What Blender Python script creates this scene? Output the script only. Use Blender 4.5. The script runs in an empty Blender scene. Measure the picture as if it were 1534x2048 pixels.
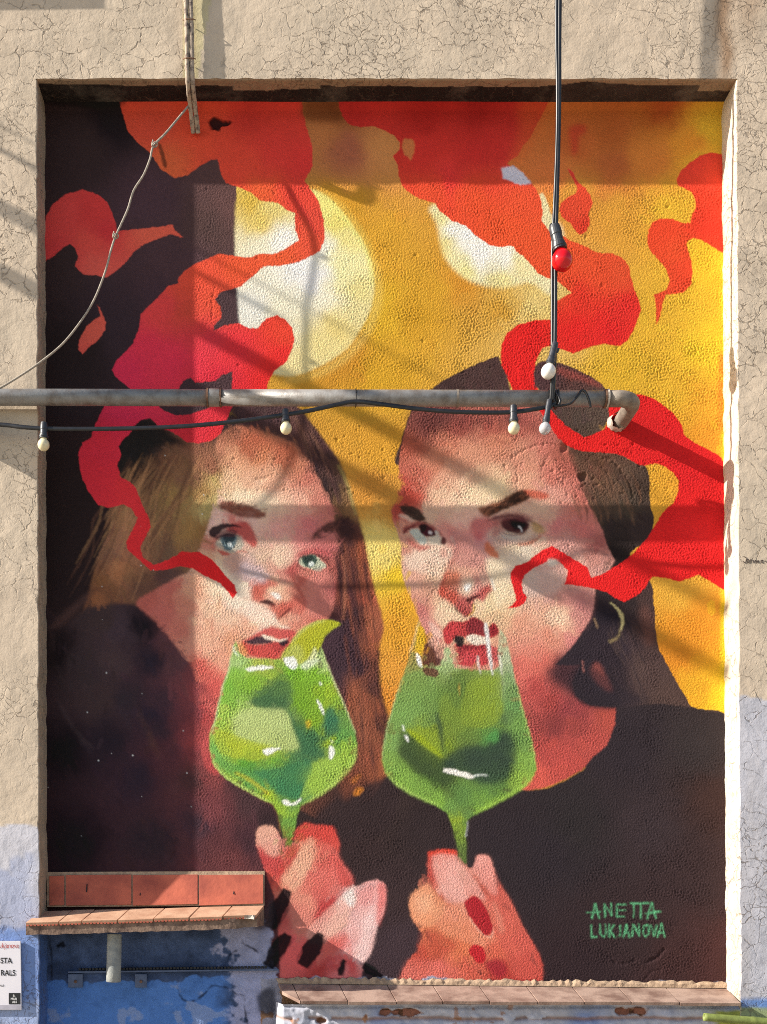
import bpy, math, random
import numpy as np
from mathutils import Vector, Matrix

# ------------------------------------------------------------------ camera, sky, sun, exposure
PX = 0.002                 # metres per photograph pixel on the painted wall
CAM_D = 4.6                # camera to painted wall
VPX, VPY = 586.0, 1780.0   # where the lens axis meets the wall, in photograph pixels
EYE = 1.55
D = 0.1445                 # depth of the niche
scene = bpy.context.scene
C = scene.collection

cam_data = bpy.data.cameras.new('camera')
cam = bpy.data.objects.new('camera', cam_data)
C.objects.link(cam)
cam.location = ((VPX - 767) * PX, -CAM_D, EYE)
cam.rotation_euler = (math.radians(90), 0, 0)
cam_data.sensor_width = 36
cam_data.lens = 36 * CAM_D / (2048 * PX)
cam_data.shift_x = (767 - VPX) / 2048
cam_data.shift_y = (VPY - 1024) / 2048
cam_data.clip_start = 0.05
cam_data.clip_end = 500
scene.camera = cam

SUN = Vector((4.17, 1.0, -2.22)).normalized()      # travel direction of the light
sun_data = bpy.data.lights.new('sun', 'SUN')
sun_data.energy = 5.0
sun_data.angle = math.radians(0.53)
sun_data.color = (1.0, 0.93, 0.82)
sun = bpy.data.objects.new('sun', sun_data)
C.objects.link(sun)
sun.rotation_euler = SUN.to_track_quat('-Z', 'Y').to_euler()

world = bpy.data.worlds.new('World')
scene.world = world
world.use_nodes = True
wn = world.node_tree.nodes
sky = wn.new('ShaderNodeTexSky')
sky.sky_type = 'NISHITA'
sky.sun_disc = False
sky.sun_elevation = math.asin(-SUN.z)
sky.sun_rotation = math.atan2(-SUN.x, -SUN.y)
world.node_tree.links.new(sky.outputs[0], wn['Background'].inputs[0])
wn['Background'].inputs[1].default_value = 0.095

vs = scene.view_settings
vs.view_transform = 'Standard'
vs.look = 'None'
vs.gamma = 1.0
vs.exposure = 0.88
scene.cycles.max_bounces = 4
scene.cycles.diffuse_bounces = 3
scene.cycles.use_denoising = False
scene.cycles.filter_width = 1.0

# ------------------------------------------------------------------ helpers
rng = np.random.default_rng(7)
random.seed(7)

def W(x, y, dep=0.0):
    """world point that stands dep metres in front of the painted wall and shows at photo pixel x, y"""
    s = CAM_D / (CAM_D - dep)
    ox = VPX + (x - VPX) / s
    oy = VPY + (y - VPY) / s
    return Vector(((ox - 767) * PX, -dep, EYE + (VPY - oy) * PX))

def O(x, y, dep=0.0):
    """world point from wall-plane (orthographic) pixel coordinates"""
    return Vector(((x - 767) * PX, -dep, EYE + (VPY - y) * PX))

def mpp(dep):
    return PX * (CAM_D - dep) / CAM_D

_lin = {}
def lin(h):
    if isinstance(h, str):
        if h in _lin: return _lin[h].copy()
        v = np.array([int(h[i:i + 2], 16) for i in (0, 2, 4)]) / 255.0
    else:
        v = np.asarray(h, float)
    r_ = np.where(v <= 0.04045, v / 12.92, ((v + 0.055) / 1.055) ** 2.4)
    if isinstance(h, str): _lin[h] = r_
    return r_.copy()

def tag(o, label=None, cat=None, group=None, kind=None):
    if label: o['label'] = label
    if cat: o['category'] = cat
    if group: o['group'] = group
    if kind: o['kind'] = kind
    return o

def empty(name, loc):
    o = bpy.data.objects.new(name, None)
    C.objects.link(o)
    o.location = loc
    return o

def put(name, me, mat, parent=None):
    o = bpy.data.objects.new(name, me)
    C.objects.link(o)
    if mat is not None and not me.materials:
        me.materials.append(mat)
    if parent is not None:
        o.parent = parent
        o.matrix_parent_inverse = Matrix.Translation(-parent_loc(parent))
    return o

def parent_loc(p):
    v = Vector(p.location)
    q = p.parent
    while q is not None:
        q = q.parent
    return v

def mesh(name, verts, faces, smooth=False):
    me = bpy.data.meshes.new(name)
    me.from_pydata([tuple(v) for v in verts], [], faces)
    if smooth:
        me.polygons.foreach_set('use_smooth', [True] * len(me.polygons))
    me.update()
    return me

class MB:
    def __init__(self):
        self.v, self.f = [], []
    def add(self, vs_, fs_):
        n = len(self.v)
        self.v += [Vector(a) for a in vs_]
        self.f += [tuple(i + n for i in f) for f in fs_]
        return self
    def hexa(self, p):
        """p: 8 corners, bottom ring then top ring"""
        return self.add(p, [(0, 3, 2, 1), (4, 5, 6, 7), (0, 1, 5, 4), (1, 2, 6, 5), (2, 3, 7, 6), (3, 0, 4, 7)])
    def box(self, a, b):
        x0, y0, z0 = a; x1, y1, z1 = b
        return self.hexa([(x0, y0, z0), (x1, y0, z0), (x1, y1, z0), (x0, y1, z0), (x0, y0, z1), (x1, y0, z1), (x1, y1, z1), (x0, y1, z1)])
    def tube(self, pts, rad, seg=12, flat=1.0, caps=True):
        pts = [Vector(p) for p in pts]
        n = len(pts)
        if not hasattr(rad, '__len__'):
            rad = [rad] * n
        t = (pts[1] - pts[0]).normalized()
        u = t.cross(Vector((0, 1, 0)))
        if u.length < 1e-3:
            u = t.cross(Vector((0, 0, 1)))
        u.normalize()
        vs_, fs_ = [], []
        for i in range(n):
            if i == 0: t = pts[1] - pts[0]
            elif i == n - 1: t = pts[-1] - pts[-2]
            else: t = pts[i + 1] - pts[i - 1]
            t.normalize()
            u = (u - t * u.dot(t)).normalized()
            w = t.cross(u)
            for k in range(seg):
                a = 2 * math.pi * k / seg
                vs_.append(pts[i] + u * math.cos(a) * rad[i] + w * math.sin(a) * rad[i] * flat)
        for i in range(n - 1):
            for k in range(seg):
                k2 = (k + 1) % seg
                fs_.append((i * seg + k, i * seg + k2, (i + 1) * seg + k2, (i + 1) * seg + k))
        if caps:
            fs_.append(tuple(range(seg - 1, -1, -1)))
            fs_.append(tuple((n - 1) * seg + k for k in range(seg)))
        return self.add(vs_, fs_)
    def lathe(self, origin, axis, prof, seg=20):
        """prof: list of (height along axis, radius)"""
        axis = Vector(axis).normalized()
        u = axis.cross(Vector((0, 1, 0.1))).normalized()
        w = axis.cross(u)
        origin = Vector(origin)
        vs_, fs_ = [], []
        for h, r in prof:
            for k in range(seg):
                a = 2 * math.pi * k / seg
                vs_.append(origin + axis * h + (u * math.cos(a) + w * math.sin(a)) * max(r, 1e-5))
        for i in range(len(prof) - 1):
            for k in range(seg):
                k2 = (k + 1) % seg
                fs_.append((i * seg + k, i * seg + k2, (i + 1) * seg + k2, (i + 1) * seg + k))
        return self.add(vs_, fs_)
    def build(self, name, mat, parent=None, smooth=False, bevel=0.0):
        me = mesh(name, self.v, self.f, smooth)
        if bevel > 0:
            import bmesh
            bm = bmesh.new(); bm.from_mesh(me)
            bmesh.ops.bevel(bm, geom=bm.edges[:], offset=bevel, segments=2, profile=0.6, affect='EDGES')
            bm.to_mesh(me); bm.free()
        return put(name, me, mat, parent)

def catmull(pts, n=8, closed=False):
    P = np.array([tuple(p) for p in pts], float)
    m = len(P)
    out = []
    rngi = range(m) if closed else range(m - 1)
    for i in rngi:
        if closed:
            a, b, c, d = P[(i - 1) % m], P[i], P[(i + 1) % m], P[(i + 2) % m]
        else:
            a, b, c, d = P[max(i - 1, 0)], P[i], P[i + 1], P[min(i + 2, m - 1)]
        for k in range(n):
            t = k / n
            out.append(0.5 * ((2 * b) + (-a + c) * t + (2 * a - 5 * b + 4 * c - d) * t * t + (-a + 3 * b - 3 * c + d) * t ** 3))
    if not closed:
        out.append(P[-1])
    return np.array(out)

def smooth_noise(h, w, cell, seed=0, octaves=1):
    """value noise in -1..1 on an h x w raster"""
    r = np.random.default_rng(seed)
    out = np.zeros((h, w))
    amp, tot = 1.0, 0.0
    for o in range(octaves):
        c = max(cell / 2 ** o, 1.0)
        gh, gw = int(h / c) + 4, int(w / c) + 4
        g = r.uniform(-1, 1, (gh, gw))
        yy = np.arange(h) / c; xx = np.arange(w) / c
        iy = yy.astype(int); ix = xx.astype(int)
        fy = (yy - iy); fx = (xx - ix)
        fy = (fy * fy * (3 - 2 * fy))[:, None]; fx = (fx * fx * (3 - 2 * fx))[None, :]
        a = g[iy][:, ix]; b = g[iy][:, ix + 1]; cc = g[iy + 1][:, ix]; dd = g[iy + 1][:, ix + 1]
        out += amp * ((a * (1 - fx) + b * fx) * (1 - fy) + (cc * (1 - fx) + dd * fx) * fy)
        tot += amp
        amp *= 0.55
    return out / tot

# ------------------------------------------------------------------ materials
def new_mat(name):
    m = bpy.data.materials.new(name)
    m.use_nodes = True
    nt = m.node_tree
    return m, nt, nt.nodes['Principled BSDF']

def N(nt, kind, **kw):
    n = nt.nodes.new(kind)
    for k, v in kw.items():
        if k.startswith('i_'):
            key = k[2:]
            n.inputs[int(key) if key.isdigit() else key.replace('_', ' ')].default_value = v
        else:
            setattr(n, k, v)
    return n

def ramp(nt, src, stops):
    r = N(nt, 'ShaderNodeValToRGB')
    e = r.color_ramp.elements
    while len(e) > 1: e.remove(e[-1])
    for i, (p, c) in enumerate(stops):
        el = e[0] if i == 0 else e.new(p)
        el.position = p
        el.color = (c, c, c, 1) if not hasattr(c, '__len__') else (*c, 1)
    nt.links.new(src, r.inputs[0])
    return r.outputs[0]

def mixc(nt, fac, a, b, mode='MIX'):
    m = N(nt, 'ShaderNodeMix', data_type='RGBA', blend_type=mode)
    L = nt.links
    for sock, val in ((m.inputs[0], fac), (m.inputs[6], a), (m.inputs[7], b)):
        if isinstance(val, (int, float)): sock.default_value = val
        elif isinstance(val, (tuple, list)): sock.default_value = (*val, 1) if len(val) == 3 else val
        else: L.new(val, sock)
    return m.outputs[2]

def math_n(nt, op, a, b=0.5, c=None):
    m = N(nt, 'ShaderNodeMath', operation=op)
    for i, val in enumerate((a, b, c)):
        if val is None: continue
        if isinstance(val, (int, float)): m.inputs[i].default_value = val
        else: nt.links.new(val, m.inputs[i])
    return m.outputs[0]

def noise(nt, scale, detail=3, rough=0.55, dist=0.0, vec=None):
    n = N(nt, 'ShaderNodeTexNoise')
    n.inputs['Scale'].default_value = scale
    n.inputs['Detail'].default_value = detail
    n.inputs['Roughness'].default_value = rough
    n.inputs['Distortion'].default_value = dist
    nt.links.new(vec if vec is not None else coords(nt), n.inputs['Vector'])
    return n.outputs[0]

def coords(nt):
    for n in nt.nodes:
        if n.bl_idname == 'ShaderNodeNewGeometry':
            return n.outputs['Position']
    return N(nt, 'ShaderNodeNewGeometry').outputs['Position']

def bump(nt, bsdf, height, strength, dist, prev=None):
    b = N(nt, 'ShaderNodeBump')
    b.inputs['Strength'].default_value = strength
    b.inputs['Distance'].default_value = dist
    nt.links.new(height, b.inputs['Height'])
    if prev is not None:
        nt.links.new(prev, b.inputs['Normal'])
    nt.links.new(b.outputs[0], bsdf.inputs['Normal'])
    return b.outputs[0]

def simple_mat(name, col, rough=0.6, metal=0.0, var=0.15, scale=30, bump_d=0.0, bscale=120, col2=None, spec=0.5, thr=(0.35, 0.7)):
    m, nt, b = new_mat(name)
    c = lin(col)
    f = ramp(nt, noise(nt, scale, 5, 0.6), [(thr[0], 0.0), (thr[1], 1.0)])
    c2 = lin(col2) if col2 else np.clip(c * (1 - var * 2), 0, 1)
    nt.links.new(mixc(nt, f, tuple(c), tuple(c2)), b.inputs['Base Color'])
    b.inputs['Roughness'].default_value = rough
    b.inputs['Metallic'].default_value = metal
    b.inputs['Specular IOR Level'].default_value = spec
    if bump_d > 0:
        bump(nt, b, noise(nt, bscale, 4, 0.6), 1.0, bump_d)
    return m

def paint_mat(name, rough=0.8, grain=0.0, grain_scale=300, cracks=0.0, mottle=0.12, spec=0.3, grit=0.0):
    """plaster whose colour sits in the mesh attribute 'paint'; grain, crackle and stains are procedural"""
    m, nt, b = new_mat(name)
    at = N(nt, 'ShaderNodeAttribute', attribute_name='paint')
    col = at.outputs['Color']
    f = noise(nt, 9, 6, 0.65)
    col = mixc(nt, 1.0, col, ramp(nt, f, [(0.3, 1 - mottle), (0.7, 1 + 0.0)]), 'MULTIPLY')
    fine = noise(nt, grain_scale, 3, 0.6)
    prev = None
    if grit > 0:
        prev = bump(nt, b, noise(nt, 150, 3, 0.65), 1.0, grit)
    if grain > 0:
        prev = bump(nt, b, fine, 1.0, grain)
        prev = bump(nt, b, noise(nt, 26, 4, 0.6), 1.0, grain * 9, prev)
        prev = bump(nt, b, noise(nt, 4, 2, 0.5), 1.0, grain * 22, prev)
    if cracks > 0:
        wv = N(nt, 'ShaderNodeTexNoise'); wv.inputs['Scale'].default_value = 14; wv.inputs['Detail'].default_value = 4
        nt.links.new(coords(nt), wv.inputs['Vector'])
        vadd = N(nt, 'ShaderNodeVectorMath', operation='MULTIPLY_ADD')
        nt.links.new(wv.outputs['Color'], vadd.inputs[0])
        vadd.inputs[1].default_value = (0.07, 0.07, 0.07)
        nt.links.new(coords(nt), vadd.inputs[2])
        total = None
        for sc, wd, lo, hi, sd in ((13.0, 0.030, 0.42, 0.56, 1.7), (27.0, 0.044, 0.49, 0.62, 3.3)):
            vo = N(nt, 'ShaderNodeTexVoronoi', feature='DISTANCE_TO_EDGE')
            vo.inputs['Scale'].default_value = sc
            nt.links.new(vadd.outputs[0], vo.inputs['Vector'])
            br_ = math_n(nt, 'MULTIPLY_ADD', noise(nt, sc * 3.1, 3, 0.6), wd * 5.5, -wd * 2.45)
            dd_ = math_n(nt, 'MAXIMUM', math_n(nt, 'ADD', vo.outputs['Distance'], br_), math_n(nt, 'MULTIPLY', vo.outputs['Distance'], 0.7))
            ln = ramp(nt, dd_, [(0.0, 1.0), (wd * 0.5, 0.8), (wd, 0.0)])
            mask = ramp(nt, noise(nt, sd, 5, 0.62), [(lo, 0.0), (hi, 1.0)])
            ln = math_n(nt, 'MULTIPLY', ln, mask)
            total = ln if total is None else math_n(nt, 'MAXIMUM', total, ln)
        col = mixc(nt, math_n(nt, 'MULTIPLY', total, 0.62 * cracks), col, (0.10, 0.07, 0.05))
        prev = bump(nt, b, math_n(nt, 'MULTIPLY', total, -1.0), 1.0, 0.002 * cracks, prev)
        run = N(nt, 'ShaderNodeMapping'); run.inputs['Scale'].default_value = (7, 7, 0.9)
        nt.links.new(coords(nt), run.inputs['Vector'])
        dirt = ramp(nt, noise(nt, 1.0, 5, 0.65, vec=run.outputs[0]), [(0.50, 0.0), (0.72, 1.0)])
        col = mixc(nt, math_n(nt, 'MULTIPLY', dirt, 0.30), col, (0.30, 0.25, 0.20))
        spk = ramp(nt, noise(nt, 130, 3, 0.6), [(0.60, 0.0), (0.70, 1.0)])
        col = mixc(nt, math_n(nt, 'MULTIPLY', spk, 0.22), col, (0.25, 0.19, 0.14))
        # scattered chips
        chip = ramp(nt, noise(nt, 55, 2, 0.5), [(0.70, 0.0), (0.73, 1.0)])
        cm = ramp(nt, noise(nt, 2.6, 3, 0.5), [(0.48, 0.0), (0.6, 1.0)])
        chip = math_n(nt, 'MULTIPLY', chip, cm)
        col = mixc(nt, math_n(nt, 'MULTIPLY', chip, 0.6), col, (0.13, 0.09, 0.06))
        prev = bump(nt, b, math_n(nt, 'MULTIPLY', chip, -1.0), 1.0, 0.002, prev)
    nt.links.new(col, b.inputs['Base Color'])
    b.inputs['Roughness'].default_value = rough
    b.inputs['Specular IOR Level'].default_value = spec
    return m

def set_paint(me, cols):
    a = me.color_attributes.new('paint', 'FLOAT_COLOR', 'POINT')
    buf = np.ones((len(me.vertices), 4), np.float32)
    buf[:, :3] = cols
    a.data.foreach_set('color', buf.ravel())

def grid_mesh(name, P, smooth=True, keep=None):
    """P: (rows, cols, 3) array of points; keep: (rows-1, cols-1) mask of quads"""
    r, c, _ = P.shape
    me = bpy.data.meshes.new(name)
    idx = np.arange(r * c).reshape(r, c)
    q = np.stack([idx[:-1, :-1], idx[1:, :-1], idx[1:, 1:], idx[:-1, 1:]], -1)
    q = q.reshape(-1, 4) if keep is None else q[keep]
    n = len(q)
    me.vertices.add(r * c)
    me.vertices.foreach_set('co', P.astype(np.float32).ravel())
    me.loops.add(n * 4)
    me.loops.foreach_set('vertex_index', q.astype(np.int32).ravel())
    me.polygons.add(n)
    me.polygons.foreach_set('loop_start', np.arange(0, n * 4, 4, dtype=np.int32))
    me.polygons.foreach_set('loop_total', np.full(n, 4, np.int32))
    me.polygons.foreach_set('use_smooth', np.full(n, smooth))
    me.update(calc_edges=True)
    return me

# ------------------------------------------------------------------ the mural: hand-laid paint layers on a raster in wall pixels
X0, Y0, CW, CH = 80, 190, 1384, 1880
canvas = np.zeros((CH, CW, 3), np.float32)
canvas[:] = lin('d8a020')
SHADE = 1.9

def blur(a, r):
    if r < 0.3: return a
    k = max(1, int(round(r)))
    for _ in range(2):
        for ax in (0, 1):
            p = np.pad(a, [(k + 1, k) if i == ax else (0, 0) for i in range(a.ndim)], mode='edge')
            c = np.cumsum(p, axis=ax, dtype=np.float64)
            n = a.shape[ax]
            hi = np.take(c, np.arange(2 * k + 1, 2 * k + 1 + n), axis=ax)
            lo = np.take(c, np.arange(0, n), axis=ax)
            a = ((hi - lo) / (2 * k + 1)).astype(np.float32)
    return a

def mask_poly(pts, bl=0.0, sm=True, jit=0.8, n=6):
    p = np.array(pts, float)
    if sm: p = catmull(p, n, True)
    if jit > 0:
        m = len(p)
        j = rng.normal(0, 1, (m, 2)) * jit
        p = p + 0.5 * j + 0.25 * (np.roll(j, 1, 0) + np.roll(j, -1, 0))
    p = p - (X0, Y0)
    pad = int(bl * 3) + 3
    x0 = max(0, int(p[:, 0].min()) - pad); x1 = min(CW, int(p[:, 0].max()) + pad + 1)
    y0 = max(0, int(p[:, 1].min()) - pad); y1 = min(CH, int(p[:, 1].max()) + pad + 1)
    if x1 <= x0 or y1 <= y0: return None
    w, h = x1 - x0, y1 - y0
    S = 2
    t = np.zeros((h * S, w * S + 1), np.int32)
    q = (p - (x0, y0)) * S
    b = np.roll(q, -1, 0)
    for (ax, ay), (bx, by) in zip(q, b):
        if ay == by: continue
        if ay > by: ax, ay, bx, by = bx, by, ax, ay
        r0 = max(0, math.ceil(ay - 0.5)); r1 = min(h * S - 1, math.ceil(by - 0.5) - 1)
        if r1 < r0: continue
        rows = np.arange(r0, r1 + 1)
        xs = np.clip(ax + (bx - ax) * (rows + 0.5 - ay) / (by - ay), 0, w * S)
        np.add.at(t, (rows, np.ceil(xs - 0.5).astype(int)), 1)
    m = (np.cumsum(t, 1)[:, :-1] % 2).astype(np.float32)
    m = m.reshape(h, S, w, S).mean((1, 3))
    if bl > 0: m = blur(m, bl)
    return m, x0, y0, x1, y1

def col(c):
    """'rrggbb' as seen in sun; '*rrggbb' as seen in the shade of the niche"""
    if isinstance(c, str) and c[0] == '*':
        return np.clip(lin(c[1:]) * SHADE, 0, 0.92)
    return lin(c)

def P(pts, c, op=1.0, bl=0.0, sm=True, jit=0.8):
    r = mask_poly(pts, bl, sm, jit)
    if r is None: return
    m, x0, y0, x1, y1 = r
    m = (m * op)[..., None]
    canvas[y0:y1, x0:x1] = canvas[y0:y1, x0:x1] * (1 - m) + col(c) * m

warp_x = smooth_noise(CH // 4 + 1, CW // 4 + 1, 8, 21, 3) * 16
warp_y = smooth_noise(CH // 4 + 1, CW // 4 + 1, 8, 22, 3) * 16

def G(pts, samples, op=1.0, bl=0.0, sm=True, jit=0.8, s=12.0, pw=1.6):
    """fill an outline with colour blended between laid-down touches (x, y, colour)"""
    r = mask_poly(pts, bl, sm, jit)
    if r is None: return
    m, x0, y0, x1, y1 = r
    gx0, gy0 = x0 // 4, y0 // 4
    gx1, gy1 = (x1 + 3) // 4 + 1, (y1 + 3) // 4 + 1
    gy, gx = np.mgrid[gy0:gy1, gx0:gx1]
    wy = np.clip(gy, 0, warp_x.shape[0] - 1); wx = np.clip(gx, 0, warp_x.shape[1] - 1)
    px_ = gx * 4 + 2 + X0 + warp_x[wy, wx]; py_ = gy * 4 + 2 + Y0 + warp_y[wy, wx]
    acc = np.zeros(px_.shape + (3,)); tot = np.zeros(px_.shape)
    for (sx, sy, c) in samples:
        w = 1.0 / ((px_ - sx) ** 2 + (py_ - sy) ** 2 + s * s) ** pw
        acc += w[..., None] * col(c); tot += w
    acc /= tot[..., None]
    big = np.repeat(np.repeat(acc, 4, 0), 4, 1).astype(np.float32)
    big = blur(big, 2)
    big = big[y0 - gy0 * 4:y0 - gy0 * 4 + (y1 - y0), x0 - gx0 * 4:x0 - gx0 * 4 + (x1 - x0)]
    m = (m * op)[..., None]
    canvas[y0:y1, x0:x1] = canvas[y0:y1, x0:x1] * (1 - m) + big * m

def S(pts, w, c, op=1.0, bl=0.0, jit=0.4, taper=True):
    """brush stroke along a line; w one width or one per point"""
    p = catmull(pts, 6)
    n = len(p)
    if hasattr(w, '__len__'):
        wd = np.interp(np.linspace(0, 1, n), np.linspace(0, 1, len(w)), w)
    else:
        wd = np.full(n, float(w))
        if taper: wd *= np.clip(np.minimum(np.linspace(0, 1, n), np.linspace(1, 0, n)) * 6, 0.35, 1)
    t = np.gradient(p, axis=0)
    t /= np.linalg.norm(t, axis=1)[:, None] + 1e-9
    nn = np.stack([-t[:, 1], t[:, 0]], 1)
    poly = np.concatenate([p + nn * wd[:, None] / 2, (p - nn * wd[:, None] / 2)[::-1]])
    P(poly, c, op, bl, sm=False, jit=jit)

def brush(region, n, length, width, op=0.55, seed=0, ang=None, jump=9, cj=0.06, bl=0):
    """short visible brush touches that pick up neighbouring colour"""
    r = np.random.default_rng(seed)
    res = mask_poly(region, 0, False, 0)
    m, x0, y0, x1, y1 = res
    ys_, xs_ = np.nonzero(m > 0.9)
    k = r.integers(0, len(ys_), n)
    for i in k:
        x = xs_[i] + x0; y = ys_[i] + y0
        a = (r.uniform(0, math.pi) if ang is None else math.radians(ang) + r.normal(0, 0.45))
        l = length * r.uniform(0.5, 1.4); w = width * r.uniform(0.5, 1.3)
        sx = int(np.clip(x + r.normal(0, jump), 0, CW - 1)); sy = int(np.clip(y + r.normal(0, jump), 0, CH - 1))
        c = canvas[sy, sx] * (1 + r.normal(0, cj)) * (1 + r.normal(0, cj * 0.4, 3))
        dx, dy = math.cos(a) * l / 2, math.sin(a) * l / 2
        nx, ny = -math.sin(a) * w / 2, math.cos(a) * w / 2
        X, Y = x + X0, y + Y0
        pts = [(X - dx, Y - dy), (X - dx * .6 + nx, Y - dy * .6 + ny), (X + dx * .7 + nx, Y + dy * .7 + ny), (X + dx, Y + dy), (X + dx * .6 - nx, Y + dy * .6 - ny), (X - dx * .7 - nx, Y - dy * .7 - ny)]
        rr = mask_poly(pts, bl, False, 0.6)
        if rr is None: continue
        mm, a0, b0, a1, b1 = rr
        mm = (mm * op * m[np.clip(np.arange(b0, b1) - y0, 0, m.shape[0] - 1)][:, np.clip(np.arange(a0, a1) - x0, 0, m.shape[1] - 1)])[..., None]
        canvas[b0:b1, a0:a1] = canvas[b0:b1, a0:a1] * (1 - mm) + np.clip(c, 0, 1) * mm

# ---- backgrounds
G([(60, 180), (1480, 180), (1480, 2080), (60, 2080)], [
    (500, 420, 'e2c050'), (680, 420, 'd89a18'), (760, 480, 'dba020'), (760, 620, 'dfae14'), (850, 600, 'd8a01c'), (930, 560, 'd08c1c'),
    (1000, 620, 'd49c2c'), (760, 760, 'd8a214'), (690, 720, 'cc8c1c'), (1150, 400, 'dc9830'), (1250, 420, 'de9c2c'), (1340, 420, 'e4b022'),
    (1420, 520, 'eebc10'), (1420, 700, 'eec414'), (1300, 650, 'deaa20'), (1250, 740, 'daaa1c'), (1400, 800, 'e8a41c'), (1430, 880, 'e89818'),
    (1350, 780, 'e0ac20'), (1380, 1250, 'e08e14'), (1390, 1380, 'e8a810'), (1440, 1400, 'f0c800'), (1350, 1180, 'e4a830'), (1350, 1320, 'dc8810'),
    (760, 900, 'dea028'), (740, 980, 'd08c30'), (780, 1010, 'cc8c34'), (770, 1100, 'ecd070'), (795, 1150, 'e8c010'), (750, 1105, 'ecd474'),
    (800, 1250, 'e09c20'), (780, 1350, 'e09830'), (770, 1400, 'dc8c28'), (820, 1200, 'e4a41c'), (840, 620, 'd0980e'),
    (1070, 610, 'e4c878'), (1020, 600, 'dcb050'), (1060, 640, 'e0bc68'),
    (650, 260, '*9a5c30'), (760, 300, '*a86c38'), (700, 300, '*8c4c34'), (1150, 280, '*a04c1c'), (1230, 250, '*944818'), (1230, 330, '*984c20'), (1300, 320, '*b06420'), (1380, 280, '*b87418'),
    (1425, 260, '*c89018'), (1330, 220, '*8c3c10'), (1100, 340, '*b05c28'), (680, 220, '*6c3818'), (1420, 330, '*c88c18')], jit=0, sm=False)
P([(1440, 370), (1470, 370), (1470, 1424), (1440, 1424), (1443, 900)], 'f2cc04', 0.8, 2, sm=False)
P([(1437, 720), (1450, 720), (1450, 850), (1440, 850)], 'e8701c', 0.7, 3)
G([(60, 180), (470, 180), (473, 380), (474, 520), (481, 650), (480, 800), (440, 860), (300, 1000), (300, 1300), (60, 1300)], [
    (150, 300, '*2e2020'), (300, 400, '*3e2a30'), (150, 700, '*241a1a'), (420, 450, '58403e'), (455, 420, '684846'), (440, 600, '503a3e'), (250, 650, '*2e2126'),
    (100, 1000, '*221818'), (230, 240, '*1a1216'), (350, 520, '*3e2a2e'), (120, 500, '*302222'), (330, 600, '*38262c')], jit=0.8, sm=False)
brush([(470, 370), (1445, 370), (1445, 1420), (470, 1420)], 800, 30, 13, 0.38, 1, jump=16, cj=0.08)
# pale yellow moons
G([(478, 375), (600, 375), (640, 384), (668, 405), (705, 450), (738, 508), (748, 560), (744, 610), (724, 655), (690, 700), (640, 733), (590, 750), (535, 746), (500, 720), (480, 660)], [
    (500, 400, 'dcb640'), (520, 440, 'e6c860'), (550, 420, 'e8d078'), (560, 480, 'f4f0e8'), (520, 490, 'efe6c8'), (620, 560, 'f0ecea'), (600, 530, 'f4f2f0'), (560, 620, 'ece4c8'), (650, 690, 'e8d48c'), (720, 580, 'e8d88c'),
    (680, 440, 'ead870'), (655, 410, 'f2e680'), (700, 480, 'f0e08a'), (600, 740, 'ecd898'), (650, 600, 'eee6cc'), (700, 620, 'e8d898'), (500, 620, 'ece8dc'), (680, 660, 'e4cc7c'), (640, 500, 'f2eede'), (690, 540, 'f0e8a8')], bl=2.5)
S([(748, 520), (756, 580), (748, 630), (722, 680), (680, 722), (630, 748), (570, 760)], [10, 16, 16, 16, 16, 14, 8], 'e4c868', 0.5, 6)
S([(640, 380), (690, 420), (735, 490), (750, 560)], [6, 10, 12, 8], 'e6cc5c', 0.5, 5)
S([(655, 400), (700, 450), (735, 510), (745, 570)], [6, 9, 7, 5], 'ece478', 0.6, 3)
G([(868, 410), (874, 450), (884, 500), (905, 535), (940, 562), (1000, 576), (1060, 566), (1110, 584), (1120, 450), (1000, 420)], [
    (890, 440, 'ecdc8c'), (885, 490, 'ead88a'), (930, 470, 'f4f2ee'), (960, 510, 'f4f0ea'), (930, 540, 'ece094'), (1000, 560, 'e8d890'), (1040, 530, 'ecdca0'), (1010, 515, 'f0ece0'), (905, 450, 'f2efe8')], bl=4)
P([(1078, 395), (1088, 390), (1105, 440), (1104, 462), (1092, 460), (1084, 440)], 'e8d8a4', bl=0.6)

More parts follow.
